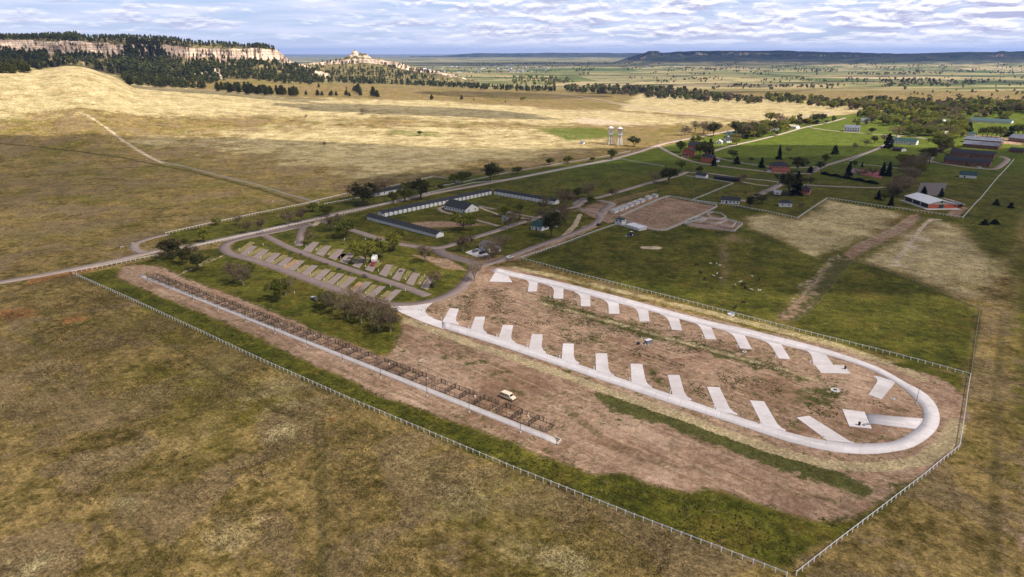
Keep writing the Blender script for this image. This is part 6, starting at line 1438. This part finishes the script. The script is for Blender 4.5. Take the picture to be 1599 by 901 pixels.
addp([(205,64),(245,66),(262,90),(215,92),(190,86)], 160, 12, 16)
addp([(340,138),(400,140),(465,147),(465,151),(400,149),(335,143)], 70, 14, 19)         # row at the hill's foot
addp([(465,122),(520,124),(600,127),(700,132),(800,139),(870,140),(870,143),(800,142.5),(700,137),(600,132),(500,130),(450,127)], 380, 11, 16)
addp([(440,106),(480,103),(520,99),(560,104),(600,108),(680,118),(700,128),(600,122),(560,118),(500,120),(460,122)], 300, 8, 13, gap)
addp([(500,96),(545,92),(560,98),(520,103)], 30, 7, 10); addp([(590,96),(640,104),(700,116),(650,112),(600,106)], 60, 7, 11)
addp([(650,110),(700,108),(700,115),(650,116)], 20, 8, 11); addp([(690,118),(800,122),(800,124),(690,120)], 20, 6, 9)
addp([(0,56),(200,58),(300,65),(430,74),(440,79),(300,73),(200,68),(0,62)], 420, 8, 13, lambda x, y: .35+.65*(float(fbm(x/12., y/5., 3, 15)) > 0))
ps = sorted(pines, key=lambda q: -q[1]*pxm(q[0]))
PG = 'pines of the hills'
for (p, h, x, y) in ps[:280]:
    if x < 197 and y > 84: lb = 'dark pine in the wood below the cliffs at the far left'
    elif x < 345 and y > 84: lb = 'dark pine in the dense wood beyond the sunlit grass crest'
    elif y > 135 and x < 470: lb = 'dark pine in the row along the foot of the cliff hill'
    elif x > 465: lb = 'dark pine in the long tree line below the rocky knob'
    elif y > 84: lb = 'dark pine on the slope right of the pale rock outcrop'
    else: lb = 'dark pine on the flat top above the pale cliffs'
    tree('pine_tree', 'pine', p, h, lb, 'pines: '+lb[10:], 1.15, rp)
wood('pine_wood', [(q[0], q[1]) for q in ps[280:]], 'pine', 'scattered dark pine wood over the cliffs and rocky slopes')
# broadleaf belts of the river and round the fort
belt = []
def addb(P, n, hlo, hhi, kinds, ph, dens=None):
    for p, x, y in scatter(P, n, rp, dens): belt.append((p, rp.uniform(hlo, hhi), rp.choice(kinds), ph, x, y))
addb([(1330,168),(1460,166),(1500,176),(1500,200),(1470,212),(1420,209),(1400,200),(1370,196),(1340,186)], 110, 9, 14, ['spring', 'spring', 'green', 'bare'], 'in the spring green grove behind the barracks')
addb([(1400,206),(1480,206),(1500,214),(1480,222),(1440,214),(1410,213)], 20, 10, 14, ['spring', 'green', 'bare'], 'just above the white barracks')
addb([(1150,200),(1250,188),(1262,196),(1200,212),(1150,226),(1130,214)], 34, 8, 13, ['dark', 'bare', 'green', 'spring', 'pale'], 'along the officers lane behind the quarters')
addb([(1400,262),(1450,240),(1475,236),(1455,262),(1420,290),(1405,308),(1392,306)], 16, 9, 14, ['bare', 'pale', 'bare', 'spring'], 'in the row left of the white roofed barn')
addb([(1480,196),(1510,196),(1510,216),(1485,222)], 14, 9, 13, ['spring', 'spring', 'bare'], 'between the barracks and the hip roofed house')
addb([(1500,178),(1700,180),(1700,190),(1520,184)], 26, 8, 12, ['spring', 'green', 'bare'], 'behind the long teal roofed barn')
addb([(1250,186),(1340,188),(1360,200),(1340,199),(1280,190)], 10, 6, 9, ['bare', 'pale', 'green'], 'round the museum lawn')
addb([(1190,150),(1240,154),(1330,162),(1400,164),(1480,160),(1700,168),(1700,180),(1520,176),(1430,170),(1370,178),(1330,172),(1280,168),(1200,160)], 420, 10, 15, ['green', 'spring', 'bare', 'dark'], 'in the river belt beyond the fort')
addb([(880,138),(960,136),(1060,140),(1130,152),(1200,158),(1180,163),(1100,159),(1020,154),(960,148),(890,145)], 320, 10, 16, ['dark', 'dark', 'bare', 'green'], 'in the dark river wood across the prairie')
addb([(1350,155),(1450,158),(1450,160),(1350,158)], 25, 8, 11, ['dark'], 'in the low hedge line past the river')
addb([(1530,168),(1700,160),(1700,172),(1540,178)], 40, 9, 13, ['green', 'spring'], 'at the right end of the river belt')
addb([(800,118),(880,122),(900,128),(870,134),(800,132)], 110, 8, 12, ['green', 'bare', 'spring'], 'in the pale thicket below the valley town')
addb([(680,106),(870,102),(880,112),(700,116)], 90, 7, 10, ['bare', 'dark', 'green'], 'among the houses of the valley town')
addb([(1200,134),(1300,137),(1300,139),(1200,136)], 20, 6, 9, ['dark', 'bare'], 'in a thin row on the tan ridge')
addb([(1320,124),(1400,124),(1600,128),(1600,130),(1320,127)], 36, 8, 12, ['dark', 'bare'], 'along the far creek')
addb([(1240,108),(1310,108),(1310,110),(1240,110)], 40, 8, 11, ['dark'], 'in a far shelter belt'); addb([(1060,106),(1190,108),(1190,109.5),(1060,107)], 40, 8, 11, ['dark'], 'in a far shelter belt')
addb([(1320,114),(1430,115),(1430,117),(1320,117)], 40, 8, 11, ['dark', 'bare'], 'in a far shelter belt'); addb([(900,109),(925,109),(925,111.5),(895,111)], 20, 8, 11, ['dark'], 'in a far shelter belt')
addb([(1400,140),(1599,142),(1599,158),(1400,155)], 34, 4, 7, ['bare', 'dark'], 'scattered over the tan ridge'); addb([(1080,122),(1599,118),(1599,136),(1100,134)], 60, 5, 9, ['bare', 'dark', 'green'], 'scattered over the far fields'); addb([(640,98),(1599,100),(1599,116),(900,118)], 420, 7, 12, ['dark', 'dark', 'bare'], 'in the far shelter belts', lambda x, y: float(fbm(x/34., y/2.2, 3, 8)) > .14); addb([(950,120),(1599,122),(1599,140),(1100,140)], 260, 6, 10, ['dark', 'bare', 'green'], 'along the far creeks', lambda x, y: float(fbm(x/40., y/3.0, 3, 18)) > .14)
addb([(700,100),(1000,97),(1000,100),(700,103)], 110, 9, 14, ['dark'], 'in the dark far plain')
bs = sorted(belt, key=lambda q: -q[1]*pxm(q[0]))
for (p, h, kd, ph, x, y) in bs[:290]:
    lb = DESC[kd]+' '+ph; tree(NAMES[kd], kd, p, h, lb, lb+' group', 1.2, rp)
for kd in ('spring', 'green', 'bare', 'dark'):
    its = [(q[0], q[1]) for q in bs[290:] if q[2] == kd]
    if its: wood('valley_wood', its, kd, {'spring': 'yellow green', 'green': 'green', 'bare': 'brown budding', 'dark': 'dark'}[kd]+' far trees of the valley belts and fields', 60)
# clipped hedge beside the tennis court
h0, h1 = G(1283, 272), G(1371, 288); nh = 5200; rng = np.random.default_rng(3); tt = rng.random(nh); L_ = (h1-h0).length; ex = (h1-h0).normalized(); ey = Vector((-ex.y, ex.x, 0))
Pq = np.stack([tt*L_, rng.uniform(-1.6, 1.6, nh), np.sqrt(rng.random(nh))*2.3*(.8+.3*np.sin(tt*30))], 1); V, F = quads(Pq, .7, rng)
o = tag(link('hedge', np_mesh('hedge', V, F, LEAF['spruce']), None, h0, math.atan2(ex.y, ex.x)), 'long dark hedge on the lawn below the tennis court', 'hedge')
slab('tennis_court', [(1331,262),(1345,264.5),(1345,272.5),(1328,269)], .04, mat('court_grey', (.24, .15, .15), .9)); slab('tennis_court', [(1345,264.6),(1378,269),(1376,279),(1345,272.6)], .045, mat('court_red', (.30, .09, .09), .9))
# low shrubs and weeds: clumps on the bare ground of the campground and along the fence
def tufts(name, items, m, label, k=9, size=.45):
    rng = np.random.default_rng(len(items)); P = []
    for p, s_ in items: P.append(np.array([p.x, p.y, p.z])+rng.normal(size=(k, 3))*(s_*.5, s_*.5, s_*.12)+(0, 0, s_*.18))
    V, F = quads(np.concatenate(P), size, rng); V[:, 2] = np.maximum(V[:, 2], .0); return tag(link(name, np_mesh(name, V, F, m), None), label, 'grass', kind='stuff')
WEED = mat('weed_leaves', (.075, .080, .016), .9, .3, .5, col2=(.035, .042, .008)); DRYG = mat('dry_tufts', (.30, .225, .09), .9, .3, .5, col2=(.13, .10, .035)); BRNG = mat('brown_tufts', (.11, .078, .028), .9, .3, .5, col2=(.05, .036, .012))
def field(P, n, smin, smax, seed, thr=-.1, sc=9.):
    r = random.Random(seed); out = []; Q = xy(P); tries = 0; B = [(a, b) for a, b in Q]
    while len(out) < n and tries < n*8:
        tries += 1; x, y = r.uniform(Q[:, 0].min(), Q[:, 0].max()), r.uniform(Q[:, 1].min(), Q[:, 1].max())
        if inpoly(x, y, B) and float(vnoise(x/sc, y/sc, seed)) > thr+r.uniform(-.4, .4): out.append((Vector((x, y, 0)), r.uniform(smin, smax)))
    return out
def offslab(items):
    """keep plants off the concrete: only where the soil is bare or grassy"""
    S_ = [[(p.x, p.y) for p in gp(list(q))] for q in TOPP+BOTP]+[[(p.x, p.y) for p in gp([(1315,639),(1350,644),(1442,654),(1436,672),(1361,670),(1326,666)])], [(p.x, p.y) for p in gp([(1267,553),(1320,570),(1330,585),(1280,584)])], [(p.x, p.y) for p in gp([(1240,650),(1265,646),(1335,692),(1285,690)])], [(p.x, p.y) for p in gp([(1372,590),(1400,596),(1377,626),(1354,618)])]]
    return [it for it in items if not any(inpoly(it[0].x+a_, it[0].y+b_, P) for P in S_ for a_, b_ in ((0, 0), (1.5, 0), (-1.5, 0), (0, 1.5), (0, -1.5)))]
tufts('weeds', offslab(field([(650,484),(760,450),(830,450),(1000,500),(1150,535),(1280,580),(1380,630),(1415,655),(1330,680),(1270,670),(1180,650),(1060,605),(900,560),(720,500)], 3600, .3, 1.0, 3, .28, 7.)), WEED, 'low dark weeds scattered on the bare soil inside the loop', 5, .26)
tufts('weeds', field([(120,432),(182,432),(300,484),(512,579),(700,657),(855,719),(1014,759),(1200,795),(1330,808),(1236,893),(1000,812),(800,734),(544,625),(212,472)], 5200, .4, 1.1, 5, -.1), WEED, 'rough dark weeds in the strip behind the white fence', 5, .30)
NEARP = [(-40,901),(-40,470),(111,427),(400,561),(800,734),(1228,901)]
tufts('dry_grass', field(NEARP, 16000, .5, 1.3, 8, .1, 16.), DRYG, 'dry straw coloured bunch grass on the near prairie', 4, .22)
tufts('brown_grass', field(NEARP, 12000, .5, 1.3, 9, .1, 14.), BRNG, 'dark brown bunch grass on the near prairie', 4, .22)
